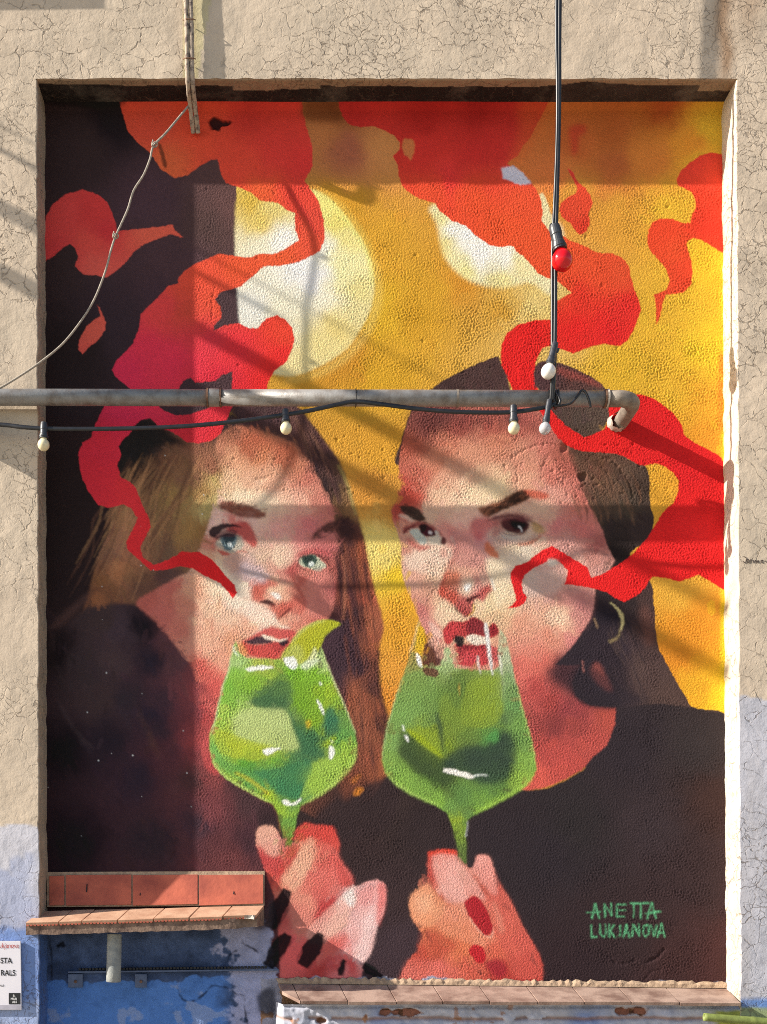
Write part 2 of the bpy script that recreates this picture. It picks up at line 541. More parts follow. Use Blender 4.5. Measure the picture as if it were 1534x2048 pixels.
# ---- smoke
RED_T = [(300, 250, '*b03824'), (400, 260, '*c0381f'), (330, 330, '*b44c26'), (500, 240, '*a8261c'), (550, 300, '*b82a22'), (600, 330, '*b42420'), (480, 340, '*bc3420'), (520, 390, 'ea5a26'), (600, 400, 'e6402c'),
         (640, 450, 'de4430'), (625, 480, 'e85030'), (560, 515, 'ea5828'), (480, 530, 'ec5426'), (400, 550, 'e64c2c'), (430, 600, 'e85030'), (370, 560, '*bc3a26'), (320, 620, '*c43030'), (380, 620, 'dc4834'), (300, 700, '*c42038'),
         (350, 720, '*c41e38'), (420, 680, 'e03040'), (470, 700, 'e82834'), (560, 660, 'ea3c22'), (555, 720, 'e8201c'), (520, 770, 'e41818'), (250, 740, '*be1c3c'), (440, 770, 'd82038')]
G([(236, 196), (248, 235), (256, 262), (275, 285), (300, 306), (320, 336), (350, 357), (375, 351), (396, 335), (424, 319), (437, 317), (441, 345), (452, 366), (478, 374), (502, 384), (518, 400), (555, 405), (574, 420), (590, 425), (590, 455), (598, 478), (566, 500), (545, 508), (518, 507),
   (500, 515), (470, 512), (440, 507), (415, 518), (390, 528), (368, 542), (356, 556), (357, 568), (338, 572), (310, 600), (282, 627), (280, 652), (266, 688), (232, 722), (223, 740), (232, 754), (264, 780), (300, 800), (356, 800),
   (357, 778), (366, 762), (381, 755), (390, 766), (430, 762), (446, 750), (465, 743), (462, 800), (530, 800), (538, 762), (550, 741), (572, 724), (581, 708), (590, 682), (585, 656), (570, 639), (554, 629), (532, 636), (515, 655), (500, 656), (476, 645), (446, 650), (428, 661),
   (427, 652), (443, 634), (442, 614), (431, 599), (441, 585), (480, 574), (492, 564), (514, 545), (526, 532), (560, 531), (597, 524), (640, 502), (650, 476), (648, 440), (637, 402), (620, 376), (610, 362), (626, 332), (625, 292), (612, 251), (606, 222), (602, 196)], RED_T, sm=False, s=18)
S([(575, 375), (600, 410), (635, 470)], 7, 'c82c2c', 0.55, 2)
P([(92, 196), (236, 196), (236, 215), (92, 214)], '*140e10', 0.8, 2)
P([(608, 205), (668, 205), (684, 240), (676, 245), (612, 240)], '*5c2e14', 0.8, 6)
P([(418, 240), (432, 234), (444, 240), (462, 242), (458, 250), (442, 252), (440, 262), (425, 258)], '120c0c', 0.95, 1)
P([(316, 288), (324, 292), (334, 330), (328, 334), (322, 312)], '*5a2a18', 0.9, 1)
G([(92, 436), (105, 410), (130, 390), (165, 380), (195, 389), (214, 404), (222, 422), (231, 446), (234, 463), (262, 460), (300, 455), (330, 452), (345, 449), (350, 461), (366, 476), (340, 469), (310, 480), (285, 490), (266, 505), (250, 526), (226, 545), (212, 554), (190, 550), (165, 548), (150, 531), (156, 514), (152, 499), (140, 487), (125, 495), (105, 514), (90, 522), (84, 480)], [
    (120, 430, '*b83430'), (190, 420, '*b02a28'), (210, 460, '*ac2428'), (180, 480, '*c03a30'), (200, 530, '*c4463a'), (300, 470, '*c44a36'), (110, 500, '*b83030')], sm=False)
G([(195, 608), (205, 626), (212, 644), (210, 660), (195, 681), (178, 694), (165, 707), (157, 699), (158, 681), (174, 652), (192, 637), (202, 632)], [(185, 660, '*b84838'), (165, 695, '*c04438')], sm=False)
RED_R = [(720, 230, '*9c1a16'), (850, 230, '*94140f'), (960, 220, '*8c120e'), (1050, 230, '*981a14'), (760, 258, '*a82018'), (850, 300, '*ae2018'), (950, 300, '*a81c18'), (900, 350, '*b82420'), (1000, 300, '*a81e18'), (1030, 340, '*b83024'),
         (860, 385, 'ea4a20'), (950, 400, 'ea4c1c'), (1040, 400, 'ea4e22'), (1000, 450, 'ee501a'), (1060, 480, 'e8501c'), (1100, 520, 'e84e1c'), (1170, 520, 'e64c1c'), (1200, 560, 'e4481c'), (1240, 540, 'e04c20'), (1160, 600, 'e02a14'), (1250, 610, 'e02018'), (1150, 650, 'e00e0c'),
         (1060, 660, 'e20c08'), (1020, 700, 'e00c08'), (1030, 760, 'e60a08'), (1220, 660, 'e01414'), (1120, 570, 'e4481c')]
G([(672, 196), (686, 235), (700, 250), (722, 256), (745, 253), (770, 262), (790, 272), (800, 286), (799, 300), (785, 312), (795, 331), (797, 350), (803, 368), (815, 382), (838, 397), (870, 406), (880, 422), (905, 442), (932, 452), (950, 470), (980, 490), (1000, 494), (1026, 491), (1032, 503), (1045, 511), (1060, 526), (1075, 546), (1092, 556), (1112, 561), (1125, 572), (1143, 585),
   (1125, 595), (1110, 604), (1102, 620), (1104, 639), (1072, 640), (1038, 648), (1014, 666), (1003, 690), (1001, 716), (1009, 746), (1020, 766), (1034, 800), (1085, 800), (1070, 766), (1068, 745), (1075, 716), (1085, 695), (1100, 690), (1122, 697), (1147, 708), (1165, 700), (1186, 692), (1210, 688), (1240, 693), (1256, 680), (1270, 655), (1282, 622), (1278, 600), (1270, 580), (1262, 556), (1258, 531), (1244, 515), (1224, 506), (1196, 506), (1165, 491), (1140, 481), (1120, 468), (1098, 462),
   (1084, 442), (1086, 420), (1083, 400), (1074, 382), (1064, 366), (1030, 340), (1014, 326), (1036, 310), (1046, 291), (1060, 275), (1072, 250), (1092, 214), (1100, 196)], RED_R, sm=False, s=18)
P([(806, 282), (818, 278), (829, 284), (830, 300), (824, 314), (822, 322), (815, 314), (807, 306)], '*a85e30', 1, 0.6)
P([(1002, 336), (1026, 332), (1046, 346), (1064, 367), (1042, 369), (1006, 357)], '*a8a4b0', 1, 0.6, sm=False)
P([(1138, 256), (1168, 248), (1172, 262), (1158, 275), (1155, 300), (1146, 312), (1142, 290)], '*a42a18', 0.7, 4)
P([(1040, 205), (1110, 205), (1085, 240), (1060, 300), (1020, 330), (1040, 260)], '*b04418', 0.5, 10)
G([(1134, 335), (1146, 344), (1157, 365), (1172, 376), (1181, 390), (1186, 406), (1178, 426), (1180, 446), (1173, 464), (1160, 471), (1149, 460), (1140, 446), (1125, 435), (1119, 420), (1122, 405), (1136, 394), (1152, 385), (1155, 376), (1142, 352)], [(1145, 345, '*b82c20'), (1170, 390, 'e64420'), (1150, 420, 'e04420'), (1160, 455, 'd83418')], sm=False)
G([(1470, 310), (1446, 309), (1425, 304), (1400, 310), (1380, 325), (1362, 340), (1352, 360), (1354, 371), (1372, 379), (1384, 386), (1391, 401), (1392, 416), (1385, 431), (1380, 446), (1364, 445), (1345, 437), (1320, 436), (1305, 445), (1297, 460), (1295, 480), (1300, 500), (1315, 516), (1331, 536), (1340, 561), (1334, 580), (1320, 585), (1307, 589), (1311, 606), (1313, 650), (1319, 638), (1325, 606), (1331, 589), (1356, 588), (1371, 583), (1383, 566), (1386, 545), (1383, 520), (1375, 500), (1373, 486), (1386, 475), (1405, 480), (1420, 490), (1446, 506), (1470, 510)], [
    (1400, 335, '*c82c1c'), (1430, 340, '*cc3018'), (1410, 400, 'ea3a18'), (1430, 450, 'ec3214'), (1330, 460, 'ea4014'), (1350, 500, 'e64818'), (1370, 540, 'e84018'), (1330, 600, 'e4441a')], sm=False)

# ---- woman on the right: hair, face and neck, dark clothes
G([(796, 930), (803, 880), (814, 846), (826, 814), (850, 790), (880, 765), (930, 739), (960, 725), (994, 713), (1000, 720), (1010, 746), (1034, 800), (1085, 800), (1070, 766), (1068, 745), (1074, 727), (1100, 722), (1140, 733), (1180, 752), (1213, 780), (1222, 830), (1200, 880), (1290, 930), (1300, 1010), (1308, 1030), (1306, 1058), (1290, 1085), (1260, 1112), (1300, 1160), (1307, 1200), (1312, 1260), (1316, 1292), (1330, 1322), (1352, 1362), (1376, 1402), (1388, 1416), (1450, 1430), (1450, 1500), (1100, 1500), (1100, 1000), (900, 900)], [
    (900, 780, '4a3432'), (960, 750, '503836'), (1140, 750, '5c3c38'), (1100, 760, '54383a'), (1160, 840, '54443c'), (1200, 840, '5c4a40'), (1200, 930, '6c4838'), (1240, 960, '60483c'), (1280, 980, '483830'), (1250, 1010, '50443a'), (1200, 1010, '584438'),
    (1230, 1060, '*241c1c'), (1280, 1050, '*2a2020'), (1230, 1110, '261e1e'), (1200, 960, '705040'), (1220, 1240, '26202a'), (1260, 1200, '302628'), (1290, 1190, '4c3836'), (1300, 1260, '503834'), (1290, 1350, '54403e'), (1240, 1300, '3c3038'), (1180, 1330, '2e2830'), (1200, 1380, '302a32'), (1330, 1390, '54403c'), (1230, 1350, '443438')], s=14)
P([(1120, 735), (1185, 758), (1205, 775), (1170, 765), (1120, 748)], 'a04840', 0.6, 3)
FACE_R = [(820, 890, 'b85c48'), (860, 850, '84443e'), (920, 850, '9c4c44'), (880, 830, '7a3e3a'), (980, 850, 'b0584c'), (1040, 840, 'b05a50'), (1000, 885, 'd08468'), (900, 895, 'cc7860'), (870, 920, 'd48468'), (840, 945, 'c86c58'), (820, 970, 'c05444'), (808, 1000, 'b84438'), (825, 1000, 'c45040'),
    (900, 950, 'dca084'), (940, 910, 'd8987c'), (950, 980, 'ecc8a4'), (990, 980, 'eccca0'), (920, 1000, 'ecc8a8'), (880, 985, 'e4b898'), (1040, 920, 'd49078'), (1100, 880, 'c87468'), (1130, 900, 'b46454'), (1110, 950, 'cc7868'), (1060, 960, 'dca084'), (1140, 930, 'b86458'), (1160, 985, 'c06c60'), (1165, 1015, 'd07868'), (1100, 990, 'd89888'),
    (860, 1025, 'e0b498'), (990, 1035, '*b48e7c'), (930, 1035, '*b88c7c'), (1110, 1050, '*a05a58'), (1160, 1060, '*9c5450'), (1090, 1025, 'd8a890'), (1075, 1085, 'd8b49c'), (1130, 1100, 'd0948a'), (1190, 1120, 'cc8c80'), (1200, 1145, 'd0988c'), (1190, 1090, 'a85c58'), (1150, 1130, 'dca898'),
    (900, 1070, '*a4605a'), (930, 1080, '*a86860'), (955, 1090, '*a06868'), (960, 1050, '*b08478'), (965, 1110, 'c89088'), (870, 1105, 'e6c4ac'), (835, 1115, 'eacab4'), (812, 1100, 'd08c78'), (830, 1145, 'd8a08c'), (870, 1150, 'e2b898'), (855, 1185, 'd89c84'), (880, 1215, 'e4bc98'), (840, 1215, 'c87c70'), (870, 1245, 'd89484'), (855, 1255, 'dc9c8c'), (895, 1235, 'e8c4a0'),
    (1000, 1130, 'e0c8ac'), (1010, 1190, 'ecd0a8'), (985, 1215, 'e8cca0'), (1000, 1235, 'e4b890'), (1050, 1105, 'dccab4'), (1030, 1125, 'e4ccb4'), (1100, 1145, 'd4a89c'), (1060, 1165, 'd0b0a4'), (1080, 1230, 'e4ac90'), (1115, 1230, 'eec0a0'), (1130, 1200, 'd08c80'), (1040, 1250, 'e09c80'), (1160, 1215, 'c8807c'), (1100, 1180, 'd09c90'),
    (1100, 1270, 'dc8c74'), (1060, 1290, 'e0907c'), (1040, 1340, 'd86c60'), (1080, 1330, 'd06458'), (1070, 1370, 'bc4c48'), (1100, 1400, 'a84440'), (1130, 1340, '904444'), (1150, 1450, 'a04440'), (1190, 1490, 'b84c44'), (1100, 1500, 'b84a44'), (1080, 1565, 'd4584a'), (1140, 1420, '984044'), (1220, 1430, 'b44c40'), (1110, 1450, '8c3c3c'), (1130, 1530, 'c04c44'), (1165, 1285, 'd4807c')]
G([(799, 905), (797, 940), (803, 974), (795, 1000), (783, 1020), (785, 1040), (793, 1060), (803, 1090), (803, 1130), (806, 1152), (815, 1180), (830, 1215), (838, 1240), (848, 1262), (870, 1310), (900, 1600), (1050, 1582), (1090, 1577), (1130, 1560), (1165, 1540), (1185, 1515), (1215, 1490), (1230, 1450), (1233, 1415), (1180, 1411), (1150, 1392), (1145, 1362), (1160, 1330), (1110, 1330), (1150, 1287), (1165, 1265), (1180, 1240), (1188, 1212), (1190, 1182), (1212, 1150), (1230, 1120), (1213, 1090), (1207, 1065), (1190, 1030), (1172, 1000), (1158, 960), (1142, 925), (1130, 885), (1100, 850), (1085, 812), (960, 805), (850, 812), (824, 825), (808, 870)], FACE_R, bl=1.2, sm=False, s=10, pw=1.8)
brush([(800, 905), (815, 840), (960, 812), (1085, 815), (1130, 885), (1175, 1000), (1225, 1120), (1190, 1182), (1165, 1265), (1100, 1335), (1145, 1400), (1230, 1430), (1180, 1515), (1050, 1580), (960, 1560), (880, 1330), (815, 1180), (790, 1040)], 1300, 21, 8, 0.5, 2, cj=0.07)
brush([(836, 822), (886, 775), (990, 726), (1120, 735), (1205, 785), (1280, 935), (1295, 1050), (1250, 1110), (1190, 1030), (1140, 920), (1085, 812)], 420, 20, 6, 0.55, 3, ang=60, cj=0.14, jump=3)
P([(1090, 1340), (1160, 1290), (1190, 1250), (1240, 1260), (1240, 1400), (1150, 1390), (1130, 1380)], '322830', 0.85, 9)
P([(1180, 1345), (1195, 1325), (1210, 1350), (1225, 1382), (1205, 1375)], 'a05048', 0.8, 4)
P([(1145, 1362), (1150, 1392), (1180, 1411), (1235, 1416), (1232, 1405), (1180, 1400), (1160, 1370)], '2c2428', 0.8, 3)
P([(1145, 1340), (1180, 1330), (1235, 1370), (1300, 1400), (1235, 1417), (1175, 1412), (1142, 1385)], '302830', 0.7, 6)
# ear ring and hair wisps
S([(1220, 1205), (1232, 1215), (1243, 1232), (1245, 1248), (1240, 1262)], [2, 5, 8, 6, 3], 'c8b880', 0.95, 0.6)
S([(1240, 1262), (1234, 1276), (1218, 1284)], [4, 6, 7], '948054', 0.8, 1)
S([(1188, 1236), (1195, 1256)], 4, 'a08060', 0.7, 1)
S([(1165, 1320), (1168, 1345)], 3, 'a86860', 0.7, 1)
P([(1280, 1215), (1300, 1220), (1308, 1280), (1295, 1290), (1285, 1260)], '6c443c', 0.6, 6)
# clothes on the right and centre
DARK = [(1400, 1500, '383032'), (1250, 1500, '332a30'), (1150, 1650, '302a2c'), (1400, 1750, '3c2c2e'), (1430, 1900, '482e2e'), (1250, 1850, '382a2c'), (1000, 1680, '32292e'), (1100, 1700, '30282e'), (850, 1650, '362a2c'), (760, 1620, '3c2e2c'), (700, 1660, '3a2a2c'), (780, 1800, '3e2e30'), (790, 1900, '44343a'), (1150, 1930, '34262a'), (1300, 1650, '3c3034'), (1380, 1930, '442c2c'), (640, 1640, '382a2a'), (1430, 1600, '402c2a')]
G([(1233, 1415), (1320, 1408), (1388, 1416), (1420, 1423), (1475, 1428), (1475, 2080), (560, 2080), (560, 1580), (640, 1580), (760, 1550), (900, 1560), (1050, 1580), (1090, 1577), (1130, 1560), (1165, 1540), (1185, 1515), (1215, 1490), (1230, 1450)], DARK, sm=False, bl=0.6, s=30)
P([(1380, 1960), (1445, 1840), (1460, 1980), (1400, 1985)], '4c2c2c', 0.5, 14)

# ---- woman on the left: hair, clothes, face
HAIR_L = [(500, 830, '503638'), (560, 830, '543a3c'), (600, 860, '5a3c3c'), (640, 900, '583838'), (670, 950, '5c4038'), (690, 990, '7c5c40'), (700, 1020, '8c6440'), (640, 925, '34262c'), (660, 975, '2c2226'), (450, 850, '34282a'), (430, 870, '5c4038'),
    (300, 900, '*2c2220'), (330, 930, '*60402e'), (290, 960, '*402c24'), (350, 880, '*5c3c30'), (400, 890, '905c48'), (420, 930, 'a06850'), (380, 960, '8c6048'), (400, 990, 'a8804c'), (430, 970, 'c8a868'), (440, 990, 'd0bc80'), (410, 1020, 'bca468'), (350, 1000, '*7c6038'), (330, 1040, '*6c5034'), (380, 1060, '*7c5c34'), (410, 1060, '986c40'),
    (260, 1050, '*8c5c40'), (270, 1090, '*8a5840'), (300, 1080, '*644430'), (330, 1100, '*5c4434'), (390, 1100, '986c48'), (230, 1080, '*7a4c40'), (210, 1110, '*5c3c36'), (240, 1140, '*905c3c'), (200, 1160, '*70482c'), (190, 1200, '*7c4c30'), (260, 1150, '*704c34'), (280, 1170, '*54382e'), (330, 1150, '*48302c'), (340, 1160, '*4c3430'), (220, 1190, '*64402c'), (170, 1190, '*3c2824'), (180, 1230, '*5a3828'),
    (700, 1060, '583430'), (690, 1090, '503030'), (720, 1100, '9c5034'), (735, 1150, 'a0543a'), (720, 1200, 'b0543c'), (700, 1150, '582c2c'), (700, 1230, '44282c'), (740, 1240, 'a05a40'), (745, 1290, '9a543a'), (660, 1260, '44303a'), (690, 1300, '46323a'), (680, 1350, '483438'), (720, 1320, '603830'), (700, 1390, 'a85c40'), (740, 1420, '9c5438'), (700, 1440, '885038'), (740, 1480, '8c4e38'), (690, 1480, '503430'), (755, 1380, '5c3834'), (765, 1450, '58342e'), (740, 1530, '94503a'), (720, 1560, '5a362e'), (700, 1590, '3a2c2c'), (760, 1540, 'a05838')]
G([(250, 870), (290, 836), (340, 850), (400, 880), (460, 830), (470, 806), (590, 806), (606, 825), (640, 866), (676, 915), (690, 945), (702, 980), (706, 1000), (716, 1030), (731, 1088), (738, 1132), (750, 1180), (764, 1230), (768, 1260), (757, 1302), (757, 1340), (761, 1400), (775, 1436), (768, 1482), (764, 1520), (775, 1548), (740, 1600), (640, 1640), (600, 1620), (560, 1640), (430, 1600), (420, 1400), (300, 1210), (160, 1290), (160, 1240), (175, 1190), (195, 1120), (225, 1050), (240, 1010), (240, 930)], HAIR_L, sm=False, bl=1.5, s=10, pw=1.8)
S([(676, 930), (694, 965), (703, 1000), (712, 1030)], [3, 6, 6, 3], 'c8b060', 0.6, 2)
P([(235, 830), (300, 836), (318, 846), (360, 880), (380, 890), (300, 900), (265, 960), (235, 950), (228, 900)], '*1a1818', 0.95, 5)
# dark shoulder and folds in the shade
G([(60, 1180), (130, 1250), (175, 1215), (200, 1212), (230, 1206), (270, 1208), (300, 1225), (330, 1250), (360, 1290), (395, 1330), (420, 1400), (425, 1480), (440, 1540), (480, 1575), (545, 1610), (560, 1640), (575, 1760), (575, 2080), (60, 2080)], [
    (110, 1300, '*1a1214'), (200, 1240, '*382a2a'), (240, 1260, '*3a2c32'), (220, 1320, '*3e2e30'), (180, 1340, '*34282a'), (200, 1400, '*38292a'), (285, 1260, '*141016'), (300, 1320, '*201a24'), (260, 1400, '*2c2228'), (330, 1280, '*4a2c30'), (345, 1330, '*4a2e32'), (330, 1400, '*34242c'), (310, 1430, '*241c28'),
    (360, 1380, '*5c3034'), (390, 1380, '944448'), (370, 1480, '*642e32'), (350, 1500, '*3e232a'), (400, 1480, 'a84444'), (320, 1460, '*2c2028'), (220, 1480, '*221a22'), (130, 1500, '*161014'), (280, 1560, '*261c26'), (380, 1560, '*3a2426'), (420, 1560, '8c4444'), (425, 1620, '7c4044'), (400, 1640, '*30222a'), (300, 1680, '*261c22'), (150, 1680, '*181016'), (440, 1680, '5c3236'), (500, 1600, '4c3438'), (480, 1560, '443034'), (500, 1680, '482c34'), (460, 1720, '6c3a3c'), (540, 1640, '38282c')], sm=False, bl=3, s=12)
S([(160, 1480), (185, 1500)], 5, '*3c3034', 0.7, 3)
S([(115, 1400), (150, 1460), (190, 1500)], 4, '*46383a', 0.5, 3)
S([(275, 1425), (300, 1470), (320, 1520)], 6, '*5c3c30', 0.5, 4)
S([(100, 1260), (135, 1230), (178, 1190)], [12, 18, 10], '*4c3430', 0.7, 5)
S([(105, 1262), (102, 1300), (112, 1340)], [8, 8, 3], '*382826', 0.5, 5)
# face, cheek and neck
FACE_L = [(460, 870, 'a86850'), (450, 905, 'c88468'), (500, 885, 'b86448'), (470, 930, 'e0a07c'), (452, 955, 'ecc098'), (520, 915, 'd4845c'), (570, 915, 'c06c50'), (540, 940, 'dc9878'), (590, 930, 'c87c60'), (620, 960, 'c47060'), (640, 1000, 'd08070'), (500, 970, 'e8b494'), (560, 975, 'e4a88c'), (475, 990, 'f2d8b4'), (530, 1005, 'eed0b0'), (600, 1010, 'e8ac94'), (655, 1030, 'c87468'), (560, 1010, 'eac0a4'), (620, 985, 'd48c78'),
    (505, 1045, '*b49084'), (560, 1060, '*b47c74'), (620, 1050, '*a45858'), (530, 1085, 'd8ac98'), (580, 1090, 'e0b09c'), (525, 1110, 'e0bca0'), (550, 1110, 'e8c4a8'), (600, 1080, '*ac6460'), (640, 1085, 'c8706c'), (655, 1100, 'b86060'), (440, 1040, '*c0988c'), (470, 1045, '*a85c54'), (420, 1090, 'd48470'), (410, 1125, 'e4b090'), (440, 1115, 'e8bc9c'),
    (470, 1125, 'cc9c8c'), (495, 1140, 'c4a4a4'), (520, 1155, 'c8b0b0'), (540, 1130, 'd49c88'), (570, 1135, 'c47c70'), (450, 1150, 'eed4b8'), (440, 1180, 'f0d4b4'), (480, 1180, 'f0dcc4'), (490, 1210, 'f0dcc8'), (420, 1220, 'ecc0a0'), (460, 1240, 'ecc0a4'), (390, 1180, 'e4a484'), (345, 1190, 'cc6c60'), (330, 1230, 'd47468'), (300, 1205, 'c46458'), (360, 1255, 'dc8470'), (390, 1290, 'e49880'), (370, 1215, 'd88870'), (420, 1280, 'eaae90'), (440, 1330, 'e8a488'), (395, 1325, 'd46458'), (425, 1345, 'dc7060'), (430, 1380, 'd45a54'), (440, 1420, 'd86860'), (415, 1440, 'b84848'), (425, 1480, 'c05050'), (430, 1520, 'b84a4a'), (400, 1380, 'a04848'),
    (520, 1180, 'd4705c'), (550, 1175, 'e4bc9c'), (565, 1195, 'e4a88c'), (600, 1165, 'c46054'), (595, 1205, 'd06c5c'), (620, 1170, 'd88474'), (640, 1150, 'd08070'), (645, 1200, 'cc7468'), (620, 1225, 'd88070'), (630, 1250, 'c46458'), (560, 1245, 'ecb094'), (530, 1240, 'f0d0b8'), (555, 1225, 'd88068'), (500, 1255, 'e4a88c'), (470, 1290, 'e4a07c'), (665, 1180, '9c4848'), (662, 1140, 'b05c54'), (590, 1255, 'dc8c74'), (580, 1235, 'e0a088')]
G([(430, 890), (450, 862), (480, 850), (520, 860), (560, 876), (600, 896), (625, 935), (645, 972), (661, 1004), (668, 1030), (674, 1070), (676, 1110), (674, 1150), (670, 1195), (662, 1225), (645, 1255), (610, 1280), (580, 1330), (480, 1330), (450, 1380), (440, 1440), (440, 1545), (405, 1520), (400, 1400), (385, 1340), (350, 1290), (320, 1250), (290, 1225), (272, 1204), (310, 1180), (345, 1160), (380, 1140), (395, 1110), (408, 1075), (420, 1040), (436, 1000), (446, 950)], FACE_L, bl=2.0, sm=True, s=9, pw=1.8)
S([(433, 990), (442, 960), (452, 920), (455, 895)], [10, 12, 8, 6], 'c89c70', 0.5, 5)

brush([(440, 870), (480, 852), (600, 896), (661, 1004), (676, 1110), (662, 1225), (600, 1290), (480, 1320), (445, 1400), (430, 1530), (405, 1500), (385, 1340), (290, 1220), (380, 1140), (420, 1040)], 1050, 19, 7.5, 0.5, 4, cj=0.07)
brush([(260, 880), (400, 880), (470, 812), (582, 815), (668, 922), (704, 1035), (758, 1260), (757, 1340), (775, 1436), (760, 1530), (690, 1590), (700, 1300), (675, 1110), (640, 960), (560, 870), (440, 880), (430, 1000), (390, 1110), (270, 1200), (170, 1230), (220, 1060)], 800, 28, 5.5, 0.5, 5, ang=70, cj=0.12, jump=4)
brush([(95, 1260), (270, 1210), (400, 1340), (430, 1560), (540, 1620), (560, 1740), (95, 1740)], 420, 32, 9, 0.4, 6, ang=70, cj=0.12)
# ---- features, left face
P([(438, 1006), (462, 1003), (492, 1009), (516, 1018), (532, 1031), (512, 1036), (480, 1034), (458, 1024), (440, 1016)], '7c3e32', 0.85, 2.5)
P([(622, 1075), (638, 1056), (660, 1044), (690, 1036), (706, 1050), (698, 1070), (668, 1062), (642, 1066), (628, 1078)], '4c2e2c', 0.9, 3)
P([(676, 1030), (700, 1040), (716, 1080), (704, 1100), (690, 1080), (678, 1060)], '3c2628', 0.8, 6)
P([(452, 1060), (484, 1042), (502, 1056), (514, 1082), (508, 1096), (494, 1084), (478, 1070)], 'c04a46', 0.9, 2)
P([(426, 1078), (436, 1074), (430, 1100), (438, 1108), (424, 1100)], 'c06054', 0.7, 3)
P([(430, 1088), (444, 1074), (474, 1070), (487, 1086), (482, 1100), (462, 1107), (444, 1099)], 'b4ac9c', 0.95, 1.8)
P([(443, 1070), (470, 1069), (473, 1082), (468, 1096), (455, 1101), (445, 1092), (441, 1080)], '5a7078', 0.95, 1.4)
P([(446, 1069), (468, 1069), (466, 1084), (452, 1088)], '2c3a42', 0.9, 1)
P([(456, 1087), (461, 1085), (464, 1090), (459, 1093)], 'eef4f2', 0.95, 0.5)
S([(462, 1092), (466, 1096)], 2.5, 'd8e0e0', 0.8, 0.5)
P([(428, 1072), (440, 1062), (462, 1058), (474, 1062), (470, 1072), (446, 1074), (434, 1082)], '5c3038', 0.75, 2)
P([(418, 1067), (423, 1056), (436, 1050), (456, 1047), (485, 1055), (462, 1055), (447, 1060), (436, 1068), (427, 1076)], '2c1c24', 0.95, 0.9)
S([(432, 1078), (446, 1071), (466, 1069), (480, 1075)], [2, 3, 3, 1.5], '34262c', 0.8, 0.7)
P([(434, 1101), (450, 1103), (462, 1109), (448, 1111)], 'c05048', 0.9, 0.8)
S([(470, 1107), (482, 1102), (496, 1106)], 3, 'b86a5c', 0.8, 1)
P([(570, 1138), (582, 1126), (596, 1124), (600, 1140), (584, 1152)], 'b45450', 0.8, 4)
P([(592, 1110), (612, 1098), (640, 1098), (662, 1112), (650, 1110), (624, 1106), (602, 1114)], 'b84e50', 0.7, 3)
P([(597, 1123), (604, 1113), (628, 1110), (646, 1124), (652, 1134), (638, 1141), (618, 1136), (604, 1133)], 'c0c4aa', 1, 1)
P([(604, 1113), (628, 1110), (634, 1122), (628, 1132), (614, 1134), (605, 1126)], '44584e', 1, 0.8)
P([(607, 1114), (624, 1112), (622, 1124), (610, 1126)], '263430', 0.9, 0.8)
P([(617, 1126), (625, 1124), (628, 1130), (620, 1132)], 'e8f0ea', 0.95, 0.6)
P([(628, 1134), (640, 1132), (642, 1141), (630, 1142)], '98a090', 0.8, 1)
S([(594, 1131), (600, 1116), (612, 1110), (630, 1108), (646, 1116), (662, 1134)], [3, 3, 3, 4, 4, 2], '642a2c', 0.9, 0.8)
S([(650, 1112), (660, 1122)], 5, '5c2c2c', 0.8, 1.5)
S([(595, 1131), (608, 1139), (614, 1140)], 3, '4c2424', 0.8, 0.8)
P([(586, 1128), (594, 1142), (588, 1160), (576, 1156), (572, 1144)], 'b04c48', 0.55, 5)
S([(582, 1150), (596, 1176), (606, 1194), (612, 1206), (606, 1220)], [3, 5, 6, 6, 3], 'b04c44', 0.7, 2.5)
P([(503, 1186), (508, 1172), (524, 1162), (530, 1160), (536, 1172), (528, 1186), (524, 1202), (512, 1204), (504, 1198)], 'c85a4a', 0.75, 3)
P([(528, 1160), (545, 1158), (556, 1168), (545, 1174), (532, 1172)], 'c4584c', 0.75, 3)
P([(542, 1186), (556, 1188), (562, 1198), (550, 1196)], 'f4ece4', 0.95, 1.5)
P([(522, 1201), (538, 1200), (549, 1208), (548, 1214), (532, 1208), (522, 1206)], '442022', 0.95, 1.2)
P([(538, 1214), (552, 1210), (575, 1206), (588, 1210), (580, 1220), (566, 1232), (556, 1240), (546, 1226)], 'c25044', 0.7, 3.5)
P([(583, 1194), (604, 1198), (613, 1211), (601, 1228), (584, 1227), (576, 1212)], 'cc6456', 0.65, 3)
P([(560, 1205), (584, 1204), (590, 1216), (572, 1222)], 'c85c4e', 0.6, 3)
S([(556, 1239), (568, 1227), (582, 1216)], [2, 4, 5], '682828', 0.85, 1)
S([(546, 1235), (560, 1252), (580, 1258)], 6, 'f0d8c4', 0.8, 2)
P([(484, 1282), (505, 1272), (525, 1260), (545, 1253), (558, 1257), (576, 1258), (592, 1264), (590, 1280), (562, 1280), (540, 1272), (525, 1272), (505, 1282)], 'cc4e4c', 0.92, 1.5)
P([(484, 1283), (508, 1288), (545, 1284), (578, 1281), (568, 1304), (556, 1319), (520, 1317), (496, 1310), (485, 1296)], 'cc4440', 0.95, 1.5)
P([(540, 1284), (576, 1284), (566, 1304), (548, 1300)], 'b03c3c', 0.7, 3)
P([(488, 1283), (502, 1278), (518, 1272), (526, 1274), (546, 1284), (530, 1287), (510, 1288)], '46303c', 0.97, 0.8)
P([(558, 1283), (568, 1280), (578, 1280), (570, 1292), (562, 1292)], '30222c', 0.97, 0.8)
P([(523, 1270), (530, 1270), (545, 1275), (560, 1279), (578, 1276), (562, 1283), (545, 1281), (530, 1277)], 'f0dcc8', 0.97, 0.8)
P([(474, 1286), (486, 1288), (496, 1310), (486, 1314), (474, 1300)], 'e49a58', 0.8, 3)
